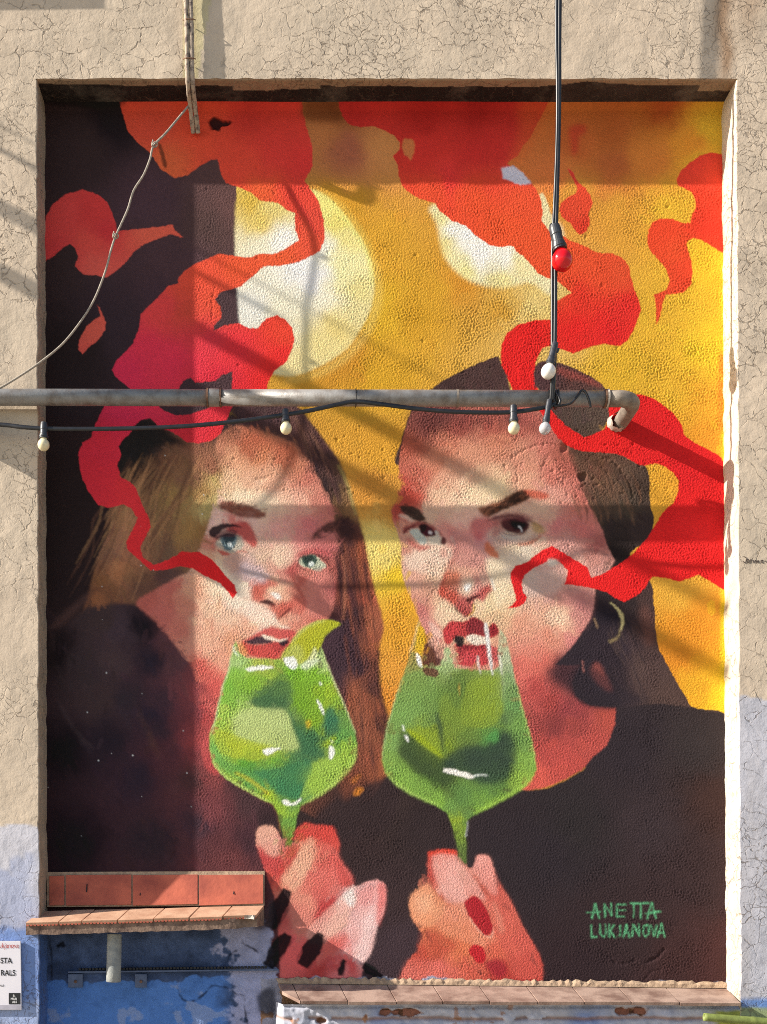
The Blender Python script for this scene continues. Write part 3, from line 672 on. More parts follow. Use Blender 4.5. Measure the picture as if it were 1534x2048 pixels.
S([(435, 1185), (440, 1200), (436, 1218)], 6, 'd89870', 0.6, 1.5)
S([(426, 1230), (424, 1260), (428, 1300), (434, 1325)], 3, 'c88068', 0.6, 1.2)
# strands right of the left face
S([(672, 1110), (680, 1150), (684, 1200), (690, 1240)], [4, 8, 8, 5], '382428', 0.85, 2)
S([(684, 1110), (690, 1140), (690, 1200), (686, 1240)], [4, 7, 6, 4], 'b06c50', 0.75, 2)
S([(694, 1100), (700, 1150), (708, 1220), (716, 1290)], [8, 18, 22, 16], '402a30', 0.85, 5)
P([(640, 1285), (660, 1262), (680, 1245), (705, 1240), (720, 1290), (735, 1340), (700, 1370), (690, 1420), (668, 1350), (650, 1310)], '44303a', 0.85, 3)
P([(690, 1350), (720, 1370), (740, 1420), (745, 1480), (720, 1480), (700, 1410)], 'a05c42', 0.6, 8)
S([(757, 1300), (756, 1340), (762, 1400), (774, 1436), (766, 1490)], [6, 8, 10, 10, 8], '54322e', 0.8, 2)

# ---- features, right face
P([(784, 1012), (800, 1008), (806, 1024), (800, 1036), (786, 1034)], 'b04438', 0.8, 3)
P([(798, 1014), (816, 1012), (836, 1017), (846, 1030), (849, 1038), (838, 1042), (824, 1038), (808, 1027)], '3a2c26', 0.95, 1.2)
S([(798, 1030), (812, 1034), (828, 1042)], 6, 'e4c4b0', 0.8, 2)
P([(956, 1014), (985, 1007), (1010, 995), (1030, 985), (1042, 979), (1054, 984), (1060, 993), (1042, 1005), (1010, 1018), (984, 1029), (970, 1034), (962, 1026)], '9c5a3c', 0.9, 1.5)
P([(1000, 1006), (1020, 992), (1042, 980), (1054, 985), (1060, 994), (1040, 1006), (1014, 1017), (984, 1030), (970, 1034), (980, 1024)], '3a2820', 0.95, 1.5)
P([(1048, 981), (1064, 980), (1096, 988), (1092, 997), (1064, 996)], 'c4543c', 0.85, 2)
P([(805, 1056), (826, 1046), (845, 1041), (864, 1050), (884, 1070), (872, 1068), (850, 1052), (828, 1056), (808, 1068)], '8c3434', 0.85, 1.5)
P([(818, 1062), (832, 1056), (842, 1062), (854, 1078), (850, 1088), (842, 1089), (828, 1076)], 'c0c4b8', 0.95, 1.2)
P([(856, 1074), (872, 1062), (878, 1068), (884, 1086), (868, 1090), (856, 1086)], 'd8ccb8', 0.85, 2)
P([(838, 1050), (850, 1049), (866, 1058), (872, 1068), (866, 1073), (852, 1072), (842, 1064)], '4c1c26', 1, 0.8)
P([(840, 1050), (852, 1050), (850, 1062), (842, 1062)], '2a1218', 0.9, 1)
P([(857, 1063), (862, 1062), (864, 1069), (858, 1068)], 'e0d0d0', 0.95, 0.5)
P([(870, 1062), (875, 1062), (876, 1067), (871, 1068)], 'c8b8b0', 0.9, 0.5)
P([(883, 1075), (890, 1076), (892, 1086), (886, 1090), (882, 1084)], '541c20', 0.9, 1)
P([(812, 1078), (826, 1080), (842, 1092), (862, 1092), (850, 1100), (828, 1096)], 'c06058', 0.7, 2)
S([(806, 1068), (812, 1060), (830, 1050)], 3, '502024', 0.8, 0.8)
P([(940, 1044), (960, 1034), (985, 1036), (1000, 1046), (985, 1060), (972, 1072), (958, 1082), (948, 1070)], '*943c40', 0.75, 4)
P([(970, 1066), (982, 1060), (996, 1052), (1020, 1064), (1040, 1072), (1060, 1066), (1050, 1084), (1010, 1088), (985, 1084)], 'c4aca0', 0.55, 5)
P([(1000, 1068), (1030, 1070), (1040, 1080), (1010, 1082)], 'b4b0aa', 0.5, 3)
P([(983, 1062), (996, 1058), (998, 1070), (986, 1074)], 'b05450', 0.6, 3)
P([(985, 1046), (1004, 1038), (1010, 1056), (1004, 1066), (990, 1060)], '9c4c4c', 0.6, 4)
P([(1002, 1042), (1018, 1034), (1044, 1037), (1058, 1047), (1056, 1060), (1040, 1068), (1020, 1066), (1006, 1056)], '4a1c22', 0.97, 1.5)
P([(1022, 1038), (1046, 1038), (1054, 1048), (1046, 1060), (1028, 1058), (1020, 1048)], '1c1016', 0.95, 1.5)
S([(1036, 1053), (1041, 1055), (1043, 1064)], 2.6, 'f2eeee', 0.97, 0.4)
P([(985, 1034), (1010, 1026), (1040, 1026), (1070, 1038), (1050, 1042), (1020, 1038), (998, 1044)], '8c4446', 0.7, 3)
S([(972, 1042), (1000, 1034), (1030, 1032), (1060, 1043), (1084, 1056)], [2, 6, 7, 5, 3], '54242a', 0.8, 1.6)
P([(1064, 1046), (1080, 1050), (1092, 1062), (1080, 1068), (1066, 1062)], 'b08848', 0.7, 3)
P([(992, 1074), (1012, 1079), (1045, 1079), (1074, 1068), (1062, 1086), (1022, 1091), (994, 1086)], 'b88c80', 0.55, 3)
S([(1004, 1066), (1026, 1071), (1050, 1067)], 2.5, '7c4440', 0.6, 1)
S([(1034, 1090), (1060, 1086), (1082, 1072)], [5, 7, 4], 'b05a40', 0.8, 2)
P([(1000, 1094), (1030, 1088), (1040, 1098), (1016, 1104)], 'd8bc98', 0.5, 4)
P([(972, 1084), (984, 1090), (996, 1108), (996, 1117), (982, 1112), (970, 1100)], 'd46a40', 0.85, 2)
S([(918, 1090), (914, 1110), (905, 1126), (890, 1140)], 5, 'c0584c', 0.6, 3)
P([(905, 1100), (960, 1100), (972, 1130), (985, 1165), (982, 1184), (950, 1196), (940, 1228), (912, 1216), (884, 1196), (880, 1178), (892, 1140)], 'cc8878', 0.6, 4)
G([(892, 1142), (884, 1165), (879, 1182), (882, 1192), (900, 1203), (912, 1217), (930, 1232), (942, 1228), (946, 1206), (952, 1197), (966, 1202), (980, 1184), (984, 1176), (975, 1154), (963, 1140), (945, 1136), (915, 1134)], [
    (890, 1180, 'c4503e'), (900, 1160, 'cc7458'), (905, 1195, 'c05242'), (930, 1166, 'e6c2a6'), (926, 1178, 'e6c6ac'), (905, 1178, 'cc7c66'), (945, 1150, 'd89c88'), (952, 1160, 'd48c80'), (965, 1160, 'dcac98'), (972, 1180, 'c05850'), (955, 1185, 'c4605c'), (930, 1205, 'b85450'), (935, 1222, 'b04c48'), (920, 1145, 'd8a088'), (945, 1170, 'd8988c')], bl=1.6, s=6, pw=2)
P([(928, 1174), (938, 1166), (942, 1174), (934, 1182)], 'f6f2ee', 0.9, 1.5)
S([(934, 1202), (946, 1195), (962, 1190)], [9, 6, 3], '4c1c1e', 0.95, 1)
S([(983, 1156), (986, 1168), (990, 1182)], [4, 6, 3], 'faf6f2', 0.95, 0.6)
S([(911, 1213), (914, 1224), (924, 1230)], 4, '301818', 0.9, 0.7)
S([(945, 1206), (948, 1218), (942, 1228), (934, 1232)], 3, 'd8a83c', 0.95, 0.5)
S([(875, 1168), (864, 1186), (856, 1205), (852, 1226)], 2.4, '9c6450', 0.8, 0.8)
P([(885, 1262), (892, 1252), (904, 1241), (920, 1244), (935, 1240), (947, 1234), (958, 1238), (968, 1246), (976, 1258), (986, 1246), (998, 1262), (988, 1274), (966, 1275), (945, 1270), (930, 1276), (916, 1272), (906, 1282), (898, 1291), (888, 1282)], 'b82c34', 0.95, 1.3)
P([(934, 1246), (946, 1235), (958, 1238), (970, 1250), (970, 1272), (950, 1268), (936, 1272)], '7e2830', 0.85, 2.5)
P([(888, 1264), (904, 1247), (918, 1250), (910, 1266), (896, 1278)], 'cc3a40', 0.6, 3)
P([(980, 1252), (990, 1250), (996, 1262), (986, 1272), (978, 1266)], '94242c', 0.9, 1)
P([(908, 1289), (925, 1290), (945, 1291), (972, 1286), (985, 1294), (999, 1298), (998, 1318), (980, 1326), (965, 1332), (935, 1333), (916, 1326), (911, 1306)], 'c4363e', 0.95, 1.3)
P([(926, 1288), (972, 1286), (984, 1296), (940, 1300), (922, 1298)], '9c2a34', 0.7, 2.5)
P([(972, 1300), (998, 1298), (998, 1320), (980, 1328)], 'c45a58', 0.8, 2)
P([(918, 1306), (950, 1310), (945, 1326), (925, 1324)], 'dc5058', 0.5, 4)
P([(908, 1272), (922, 1272), (928, 1280), (924, 1294), (916, 1294), (910, 1284)], '241c20', 0.98, 0.8)
P([(928, 1290), (945, 1290), (936, 1298), (926, 1298)], '84242e', 0.85, 1.5)
P([(932, 1274), (945, 1269), (962, 1272), (973, 1276), (974, 1286), (956, 1290), (940, 1286)], 'ead6c4', 0.98, 0.8)
P([(904, 1332), (960, 1335), (988, 1322), (985, 1340), (940, 1345), (905, 1340)], 'd4907c', 0.8, 3)
hr = np.random.default_rng(77)
for k in range(46):
    t = hr.random()
    x = 800 + 46 * t + hr.normal(0, 2); y = 1013 + 24 * t + hr.normal(0, 4)
    S([(x, y), (x + 7, y + hr.uniform(-4, 3))], 2.2, ['3a2c26', '54382e', '2a1e1c'][k % 3], 0.7, 0.6)
for k in range(70):
    t = hr.random()
    x = 966 + 90 * t + hr.normal(0, 3); y = 1026 - 38 * t + hr.normal(0, 5)
    S([(x, y), (x + 9, y - hr.uniform(2, 9))], 2.4, ['3a2820', '6c4030', '8c5036', '2c1e1a'][k % 4], 0.65, 0.6)
for k in range(70):
    t = hr.random()
    x = 440 + 88 * t + hr.normal(0, 3); y = 1010 + 20 * t * t + hr.normal(0, 5)
    S([(x, y), (x + 9, y + hr.uniform(-4, 5))], 2.4, ['7c3e32', '94503c', '6c3028'][k % 3], 0.6, 0.6)
for k in range(60):
    t = hr.random()
    x = 628 + 70 * t + hr.normal(0, 3); y = 1070 - 26 * t + hr.normal(0, 6)
    S([(x, y), (x + 9, y - hr.uniform(-2, 7))], 2.6, ['4c2e2c', '6c4038', '3a2426'][k % 3], 0.6, 0.7)
S([(893, 1146), (884, 1168), (880, 1184), (888, 1197)], [4, 9, 10, 5], 'b84838', 0.6, 2.5)
S([(914, 1216), (928, 1230), (942, 1226)], [4, 7, 4], 'a84440', 0.6, 2)
S([(900, 1130), (912, 1105), (918, 1085)], [4, 9, 8], 'b86058', 0.4, 4)
# painted hair behind the glass
P([(853, 1270), (862, 1283), (875, 1308), (884, 1322), (876, 1332), (848, 1332), (848, 1300)], '58302e', 0.95, 0.8)

# ---- crisper planes over the blended skin
for pts, c, op, bl in (
    ([(806, 1110), (830, 1106), (870, 1100), (897, 1096), (906, 1110), (890, 1130), (880, 1150), (850, 1148), (815, 1136)], 'ecceb8', 0.55, 3),
    ([(902, 1062), (930, 1068), (950, 1085), (966, 1112), (950, 1132), (920, 1132), (906, 1112)], 'bc807a', 0.5, 3),
    ([(976, 1120), (1000, 1124), (1016, 1150), (1012, 1190), (994, 1216), (986, 1182), (976, 1152)], 'f0dab8', 0.6, 3),
    ([(880, 1202), (905, 1216), (925, 1236), (902, 1242), (886, 1252), (868, 1236)], 'ecceac', 0.6, 2),
    ([(834, 1208), (850, 1215), (862, 1252), (850, 1262), (838, 1240)], 'c46c6c', 0.5, 2),
    ([(856, 1242), (872, 1252), (884, 1270), (880, 1290), (868, 1276)], 'ecc4b4', 0.6, 2),
    ([(1092, 1228), (1112, 1218), (1136, 1226), (1130, 1246), (1104, 1250)], 'f4d0b0', 0.55, 5),
    ([(1046, 1180), (1070, 1150), (1100, 1140), (1128, 1160), (1110, 1186), (1070, 1192)], 'd4b4a8', 0.5, 4),
    ([(1130, 1178), (1180, 1182), (1186, 1215), (1165, 1255), (1140, 1240), (1132, 1205)], 'c47c78', 0.45, 6),
    ([(1040, 1300), (1075, 1290), (1110, 1310), (1090, 1340), (1050, 1350), (1036, 1330)], 'd8705f', 0.4, 5),
    ([(900, 905), (940, 890), (1000, 895), (1010, 915), (960, 930), (910, 935)], 'd89074', 0.4, 5),
    ([(930, 985), (975, 965), (1010, 975), (985, 1000), (945, 1012)], 'f2d8b0', 0.55, 5),
    ([(808, 985), (824, 975), (830, 1000), (818, 1010), (804, 1006)], 'bc4434', 0.5, 3),
    ([(820, 820), (880, 812), (920, 830), (880, 862), (840, 870), (816, 862)], '6c3a36', 0.5, 6),
    ([(1100, 905), (1130, 890), (1152, 930), (1140, 960), (1120, 940)], 'a85a4c', 0.5, 5),
    ([(1040, 1012), (1075, 1004), (1100, 1016), (1080, 1026), (1050, 1026)], 'e0bca0', 0.5, 3),
    ([(880, 1100), (892, 1098), (896, 1112), (884, 1116)], 'c86c60', 0.4, 2)):
    P(pts, c, op, bl)
S([(1196, 1006), (1176, 990), (1160, 955), (1146, 925)], [3, 6, 8, 5], '6a3a34', 0.55, 3)
for k in range(44):
    u = hr.random()
    x = 1150 + 120 * u + hr.normal(0, 10); y = 925 + 80 * hr.random()
    S([(x, y), (x + 12, y + 22), (x + 16 + hr.normal(0, 4), y + 48)], 3.2, ['4a382e', '7c5a44', '8c6048', '3a2e28'][k % 4], 0.45, 1)
for k in range(60):
    x = 840 + 200 * hr.random(); y = 815 + 28 * hr.random() - abs(x - 940) * 0.03
    S([(x, y), (x + hr.normal(0, 6), y + 24)], 3.4, ['6a3a36', '84483f', '5a3230'][k % 3], 0.4, 1.5)
for k in range(30):
    x = 1210 + 70 * hr.random(); y = 1215 + 150 * hr.random()
    S([(x, y), (x + 8, y + 26), (x + 22, y + 54)], 3, ['3c3034', '5c4844', '2a2228'][k % 3], 0.5, 1.2)
for pts, c, op, bl in (
    ([(432, 1150), (470, 1160), (496, 1180), (500, 1206), (470, 1215), (440, 1195)], 'f4dec6', 0.5, 5),
    ([(490, 1206), (528, 1214), (552, 1242), (532, 1250), (500, 1240)], 'f4dcc8', 0.55, 3),
    ([(626, 1142), (660, 1140), (668, 1182), (655, 1230), (626, 1236), (611, 1210), (613, 1180)], 'd4827a', 0.4, 4),
    ([(546, 1096), (575, 1090), (586, 1118), (570, 1138), (555, 1133)], 'ecccb0', 0.5, 3),
    ([(478, 1128), (510, 1134), (536, 1160), (520, 1166), (490, 1150)], 'c8b2b6', 0.55, 3),
    ([(455, 945), (500, 930), (560, 945), (540, 965), (470, 975)], 'e8b898', 0.35, 6),
    ([(470, 985), (530, 990), (560, 1004), (520, 1012), (470, 1003)], 'f6e0c0', 0.5, 4),
    ([(500, 868), (560, 882), (600, 902), (580, 915), (520, 895)], 'b4583c', 0.5, 5),
    ([(290, 1212), (330, 1205), (360, 1230), (380, 1270), (350, 1280), (320, 1250)], 'd06a60', 0.4, 5),
    ([(385, 1275), (420, 1262), (440, 1290), (425, 1320), (400, 1310)], 'ecb698', 0.4, 5),
    ([(395, 1330), (430, 1345), (440, 1375), (425, 1385), (405, 1360)], 'd45a52', 0.5, 4)):
    P(pts, c, op, bl)
# long hair strands of the left figure
for k in range(70):
    u = hr.random(); v = hr.random()
    x0_ = 255 + 150 * u; y0_ = 900 + 90 * v
    x1_ = x0_ - 45 - 40 * v; y1_ = y0_ + 110 + 30 * hr.random()
    x2_ = x1_ - 45 + 20 * u; y2_ = y1_ + 80
    S([(x0_, y0_), (x1_ + 14, (y0_ + y1_) / 2), (x1_, y1_), (x2_, y2_)] if k % 2 else [(x0_, y0_), (x1_ + 10, y1_ - 20)], hr.uniform(2, 6), ['*7a5638', '*5c3c2e', '*8c6644', '*4a3026', '*966a48'][k % 5], 0.4, 1.2)
for k in range(60):
    u = hr.random()
    x = 560 + 90 * u; y = 820 + 110 * u * u + hr.normal(0, 12)
    S([(x, y), (x + 26, y + 50), (x + 40, y + 95)], hr.uniform(2, 5), ['4a3034', '6a4640', '34262c', '7c5648'][k % 4], 0.45, 1)
for k in range(60):
    u = hr.random()
    x = 686 + 60 * u; y = 1040 + 240 * hr.random()
    if x > 716 + (y - 1030) * 0.20: continue
    S([(x, y), (x + 6, y + 40), (x + 14, y + 90)], hr.uniform(2, 6), ['4c2c2c', '7c4434', '94523a', '3a2428'][k % 4], 0.45, 1.2)
for k in range(46):
    x = 680 + 70 * hr.random(); y = 1330 + 170 * hr.random()
    S([(x, y), (x + 5, y + 34), (x + 8, y + 70)], hr.uniform(2, 6), ['5c3830', '8c4e3a', '4a3030', '74402f'][k % 4], 0.45, 1.2)
P([(632, 1628), (690, 1588), (730, 1570), (782, 1554), (800, 1600), (760, 1670), (640, 1670)], '382a2c', 0.9, 5)

# ---- smoke that crosses the figures
G([(214, 800), (310, 806), (330, 822), (352, 832), (378, 830), (420, 815), (470, 800), (456, 835), (441, 868), (426, 881), (400, 888), (373, 885), (356, 871), (340, 861), (318, 855), (310, 845), (300, 836), (285, 838), (268, 851), (262, 865), (246, 880), (237, 893), (241, 910), (234, 930), (240, 954), (258, 962), (272, 976), (281, 1002), (298, 1036), (301, 1056), (288, 1080), (281, 1096), (286, 1116), (308, 1130), (340, 1119), (364, 1104), (400, 1105), (426, 1121), (450, 1150), (470, 1170), (474, 1184), (466, 1197), (456, 1184), (440, 1166), (410, 1151), (386, 1136), (362, 1131), (330, 1140), (302, 1141), (280, 1121), (256, 1101), (252, 1085), (265, 1060), (275, 1036), (262, 1016), (246, 1008), (218, 1015), (195, 1011), (178, 986), (165, 960), (158, 930), (157, 905), (165, 886), (182, 875), (190, 850), (200, 830)], [
    (250, 830, '*be1c3c'), (320, 820, '*c81e38'), (400, 860, 'e02a3c'), (430, 870, 'e42834'), (200, 900, '*c01c30'), (200, 960, '*c41c2c'), (250, 990, '*c42028'), (280, 1060, '*cc1c22'), (300, 1130, '*c81a20'), (380, 1115, 'e21a20'), (440, 1150, 'ea1216'), (465, 1185, 'e81a1c')], sm=False, s=18)
G([(1066, 800), (1076, 818), (1088, 832), (1099, 851), (1118, 878), (1133, 889), (1150, 900), (1166, 904), (1200, 905), (1236, 909), (1260, 920), (1276, 929), (1288, 932), (1300, 929), (1315, 927), (1332, 933), (1346, 945), (1358, 961), (1356, 984), (1346, 1006), (1334, 1016), (1322, 1030), (1306, 1056), (1290, 1082), (1262, 1110), (1246, 1122), (1225, 1135), (1200, 1150), (1182, 1156), (1180, 1145), (1175, 1135), (1150, 1120), (1125, 1105), (1103, 1092), (1085, 1100), (1070, 1111), (1050, 1127), (1031, 1132), (1020, 1146), (1023, 1162), (1028, 1181), (1033, 1200), (1026, 1209), (1015, 1218), (1040, 1213), (1051, 1205), (1055, 1195), (1047, 1184), (1043, 1170), (1048, 1151), (1064, 1138), (1080, 1130), (1094, 1124), (1100, 1118), (1118, 1124), (1135, 1140), (1136, 1151), (1129, 1168), (1166, 1173), (1190, 1178), (1215, 1185), (1235, 1198), (1250, 1204), (1276, 1190), (1290, 1176), (1300, 1161), (1306, 1153), (1340, 1158), (1356, 1164), (1376, 1158), (1398, 1150), (1425, 1165), (1446, 1179), (1475, 1185), (1475, 930), (1446, 922), (1438, 911), (1418, 900), (1390, 886), (1369, 871), (1364, 850), (1350, 830), (1326, 810), (1310, 798), (1290, 790), (1272, 788), (1236, 800), (1217, 815), (1218, 840), (1210, 857), (1192, 865), (1168, 874), (1146, 861), (1130, 850), (1112, 831), (1104, 822), (1090, 800)], [
    (1120, 860, 'e61210'), (1200, 890, 'e40e0e'), (1250, 860, 'e00e10'), (1300, 880, 'de0c12'), (1380, 940, 'da0a14'), (1400, 1000, 'e20c10'), (1400, 1060, '*b80c10'), (1400, 1130, 'e20a0e'), (1300, 1130, 'e40c0e'), (1250, 1170, 'e60a0c'), (1180, 1160, 'e60c0c'), (1120, 1110, '*c00c10'), (1060, 1130, 'dc0e14'), (1035, 1180, 'de1018'), (1030, 1212, 'e01418')], sm=False, s=18)
P([(1095, 1124), (1100, 1117), (1116, 1122), (1112, 1130), (1098, 1132)], 'e8dccc', 0.7, 2)

# ---- right glass
GL_R = [(838, 1240), (834, 1262), (826, 1292), (815, 1325), (804, 1356), (790, 1402), (776, 1448), (767, 1488), (763, 1520), (770, 1546), (790, 1567), (815, 1585), (848, 1600), (875, 1612), (895, 1626), (904, 1650), (911, 1680), (917, 1712), (925, 1733), (932, 1736), (933, 1692), (931, 1672), (935, 1640), (946, 1631), (985, 1610), (1020, 1591), (1050, 1572), (1066, 1553), (1073, 1540), (1072, 1524), (1065, 1490), (1055, 1450), (1040, 1400), (1029, 1352), (1021, 1310), (1012, 1275), (1000, 1258), (996, 1300), (1000, 1330), (985, 1342), (960, 1340), (940, 1338), (908, 1336), (900, 1295), (888, 1295), (880, 1330), (850, 1335), (836, 1320), (842, 1280)]
LIQ_R = [(822, 1345, '8c9a50'), (830, 1370, '7c9c48'), (870, 1395, '6f9846'), (810, 1430, '78a858'), (790, 1480, '84b060'), (778, 1520, '86b050'), (800, 1555, '88b840'), (840, 1570, '7aae40'), (860, 1470, '88a024'), (845, 1455, '8ea828'), (880, 1495, '86a01c'), (835, 1410, '7cac58'), (815, 1500, '48603a'), (840, 1520, '40562e'), (860, 1540, '3e5430'), (900, 1565, '486434'), (880, 1445, '3e5438'), (870, 1400, '587c3c'), (920, 1390, '587834'), (930, 1355, '728c3c'), (905, 1420, '7c9c30'), (900, 1460, '748c34'), (970, 1380, '8eaa28'), (990, 1420, '94ae28'), (960, 1430, '90a828'), (940, 1460, '648438'), (985, 1478, '4c9048'), (1000, 1490, '3c4c3e'), (950, 1515, '34463a'), (1000, 1525, '36483c'), (1015, 1440, '466848'), (1008, 1380, '84a068'), (1040, 1450, '7cb04c'), (1055, 1520, '86b44c'), (1040, 1565, '94bc44'), (980, 1565, '4c7840'), (930, 1590, '5c8c48'), (900, 1610, '6c9c4c'), (965, 1605, '80b43c'), (870, 1598, '84b840'), (918, 1650, '7c9c30'), (910, 1640, 'a0b828'), (924, 1700, '587038'),
    (1012, 1310, 'c4ccaa'), (1005, 1280, 'c8c8a4'), (1018, 1345, 'a8b890'), (892, 1310, 'b4c490'), (890, 1335, '98b070'), (835, 1310, 'a0924c'), (825, 1320, '98904c'), (1035, 1410, '60a060'), (930, 1630, '5c8848')]
G(GL_R, LIQ_R, sm=False, bl=0.6, s=8, pw=1.8)
brush(GL_R[:40], 600, 19, 8, 0.5, 8, cj=0.09)
for pts, cc, op, bl in (
    ([(805, 1360), (830, 1342), (868, 1352), (872, 1400), (875, 1440), (858, 1456), (830, 1450), (805, 1456), (780, 1472), (772, 1488), (780, 1448), (792, 1405)], '7aa454', 0.55, 2),
    ([(880, 1400), (905, 1385), (926, 1400), (920, 1440), (932, 1460), (905, 1470), (886, 1490), (878, 1455)], '7c9834', 0.6, 2),
    ([(936, 1366), (970, 1350), (998, 1346), (1005, 1400), (1003, 1430), (985, 1452), (950, 1456), (926, 1450), (922, 1420), (928, 1390)], '8ea62c', 0.6, 2.5),
    ([(1008, 1352), (1024, 1350), (1038, 1400), (1050, 1450), (1062, 1500), (1042, 1500), (1028, 1470), (1012, 1430)], '6a9854', 0.55, 2),
    ([(905, 1350), (930, 1348), (925, 1390), (915, 1420), (900, 1400), (890, 1370)], '54763a', 0.55, 3),
    ([(815, 1462), (850, 1455), (876, 1450), (884, 1500), (850, 1484)], '90a826', 0.6, 2),
    ([(780, 1500), (800, 1510), (830, 1545), (870, 1575), (890, 1600), (850, 1592), (800, 1562), (775, 1535)], '80ae4c', 0.55, 2),
    ([(900, 1570), (960, 1574), (1010, 1566), (990, 1590), (940, 1615), (915, 1605)], '548444', 0.5, 3)):
    P(pts, cc, op, bl)
P(GL_R[4:42], '77863c', 0.26, 3, sm=False)
P([(800, 1461), (820, 1468), (850, 1492), (886, 1516), (905, 1520), (908, 1560), (880, 1575), (850, 1558), (815, 1530), (798, 1500)], '3a4c30', 0.75, 6)
P([(905, 1502), (940, 1490), (975, 1490), (996, 1466), (1026, 1470), (1030, 1530), (1010, 1562), (960, 1566), (920, 1546), (886, 1532)], '30423a', 0.8, 6)
P([(812, 1458), (850, 1476), (886, 1514), (850, 1494)], '98ac18', 0.9, 1.5)
S([(872, 1425), (880, 1455), (886, 1500)], [4, 10, 6], '3c523a', 0.8, 3)
P([(975, 1470), (994, 1460), (995, 1482), (978, 1484)], '54984c', 0.8, 3)
S([(918, 1365), (919, 1392)], 2, 'c8a040', 0.8, 0.6)
S([(805, 1356), (790, 1402), (777, 1446), (768, 1490), (765, 1520)], 4, 'a4c080', 0.5, 1.2)
S([(770, 1545), (792, 1566), (818, 1584), (850, 1599), (880, 1612)], 6, 'a8cc60', 0.75, 1.5)
S([(948, 1628), (985, 1608), (1022, 1588), (1050, 1570), (1068, 1548)], 7, 'a0c84c', 0.75, 1.5)
S([(1072, 1525), (1064, 1488), (1054, 1450), (1040, 1400), (1030, 1356)], 3, 'b0cc70', 0.6, 1)
P([(887, 1540), (893, 1536), (912, 1540), (932, 1545), (948, 1553), (944, 1558), (920, 1553), (892, 1546)], 'f0ece4', 0.98, 0.6)
S([(946, 1553), (960, 1550), (976, 1551)], [5, 5, 1], 'd0d8d0', 0.85, 0.8)
S([(805, 1450), (808, 1462)], 3, 'e8ece4', 0.9, 0.6)
S([(811, 1470), (814, 1478), (817, 1484)], [3, 5, 2], 'f0f0ec', 0.95, 0.5)
P([(835, 1254), (848, 1257), (851, 1275), (846, 1300), (838, 1318), (830, 1310), (832, 1280)], 'e0b010', 0.95, 0.8)
P([(832, 1308), (838, 1309), (844, 1325), (842, 1335), (835, 1328)], 'f6f2ee', 0.97, 0.6)
P([(846, 1336), (872, 1338), (876, 1350), (868, 1355), (850, 1348)], '6a3c34', 0.9, 1)
S([(838, 1240), (832, 1265), (826, 1285), (818, 1312)], 3, 'e8c88c', 0.7, 0.8)
S([(971, 1245), (975, 1272), (979, 1308), (985, 1350)], [5, 8, 7, 3], 'e8e6e2', 0.95, 0.6)
S([(955, 1312), (957, 1330), (961, 1348)], [4, 4, 1], 'ead8d0', 0.9, 0.6)
S([(998, 1310), (1002, 1332), (1004, 1350)], [4, 6, 2], 'e0e0cc', 0.8, 1)
S([(936, 1640), (934, 1660), (931, 1675)], 2, 'dcdce0', 0.6, 0.6)

# ---- left glass
GL_L = [(472, 1280), (466, 1294), (462, 1315), (455, 1345), (447, 1365), (440, 1395), (430, 1440), (420, 1470), (419, 1500), (428, 1530), (450, 1555), (480, 1574), (520, 1596), (546, 1609), (556, 1630), (562, 1652), (567, 1676), (573, 1694), (583, 1692), (590, 1660), (593, 1632), (602, 1611), (640, 1590), (680, 1561), (708, 1526), (714, 1490), (710, 1465), (695, 1425), (675, 1380), (660, 1345), (646, 1302), (640, 1290), (620, 1290), (600, 1310), (570, 1318), (520, 1317), (490, 1314), (480, 1306)]
LIQ_L = [(475, 1330, 'b0cc80'), (480, 1345, '88bc40'), (460, 1370, '7cb83c'), (455, 1400, '88bc44'), (520, 1325, 'b4bc50'), (540, 1350, '98b43c'), (500, 1360, '84b430'), (600, 1345, '78b41c'), (630, 1345, '84bc28'), (560, 1370, '64883c'), (530, 1395, '4c7044'), (545, 1405, '487046'), (560, 1405, '507448'), (600, 1380, '74a428'), (610, 1405, '74a028'), (650, 1390, '98b828'), (640, 1325, 'b4cc80'), (615, 1330, 'a4c868'), (500, 1440, 'b8cc78'), (550, 1440, 'bccc84'), (520, 1465, 'b4c468'), (460, 1460, 'a8c040'), (450, 1430, 'a0c44c'), (480, 1495, 'b0c424'), (530, 1495, 'a8b828'), (560, 1480, 'acb850'), (595, 1450, '4c7440'), (605, 1470, '407048'), (620, 1480, '44744c'), (620, 1440, '84a424'), (660, 1450, '3a7452'), (660, 1480, '98b420'), (685, 1480, '5c984c'), (690, 1510, '98bc40'), (435, 1510, '7cb454'), (490, 1525, '60a034'), (540, 1515, '78ac34'), (580, 1530, '487c48'), (610, 1515, '4c784c'), (650, 1530, '98b848'), (500, 1550, '4c9048'), (530, 1560, '4c9050'), (560, 1570, '3c7c50'), (590, 1580, '3c7c50'), (625, 1565, '94b83c'), (680, 1540, 'a4c450'), (540, 1592, 'a0bc28'), (480, 1560, 'a0bc40'), (575, 1640, '70a044'), (565, 1625, '98bc34'), (578, 1680, '748034')]
G(GL_L, LIQ_L, sm=False, bl=0.6, s=8, pw=1.8)
brush(GL_L, 550, 19, 8, 0.5, 9, cj=0.09)
P([(470, 1428), (500, 1422), (545, 1420), (568, 1424), (580, 1445), (595, 1480), (600, 1498), (560, 1500), (520, 1490), (480, 1480), (462, 1455)], 'bccc80', 0.45, 5)
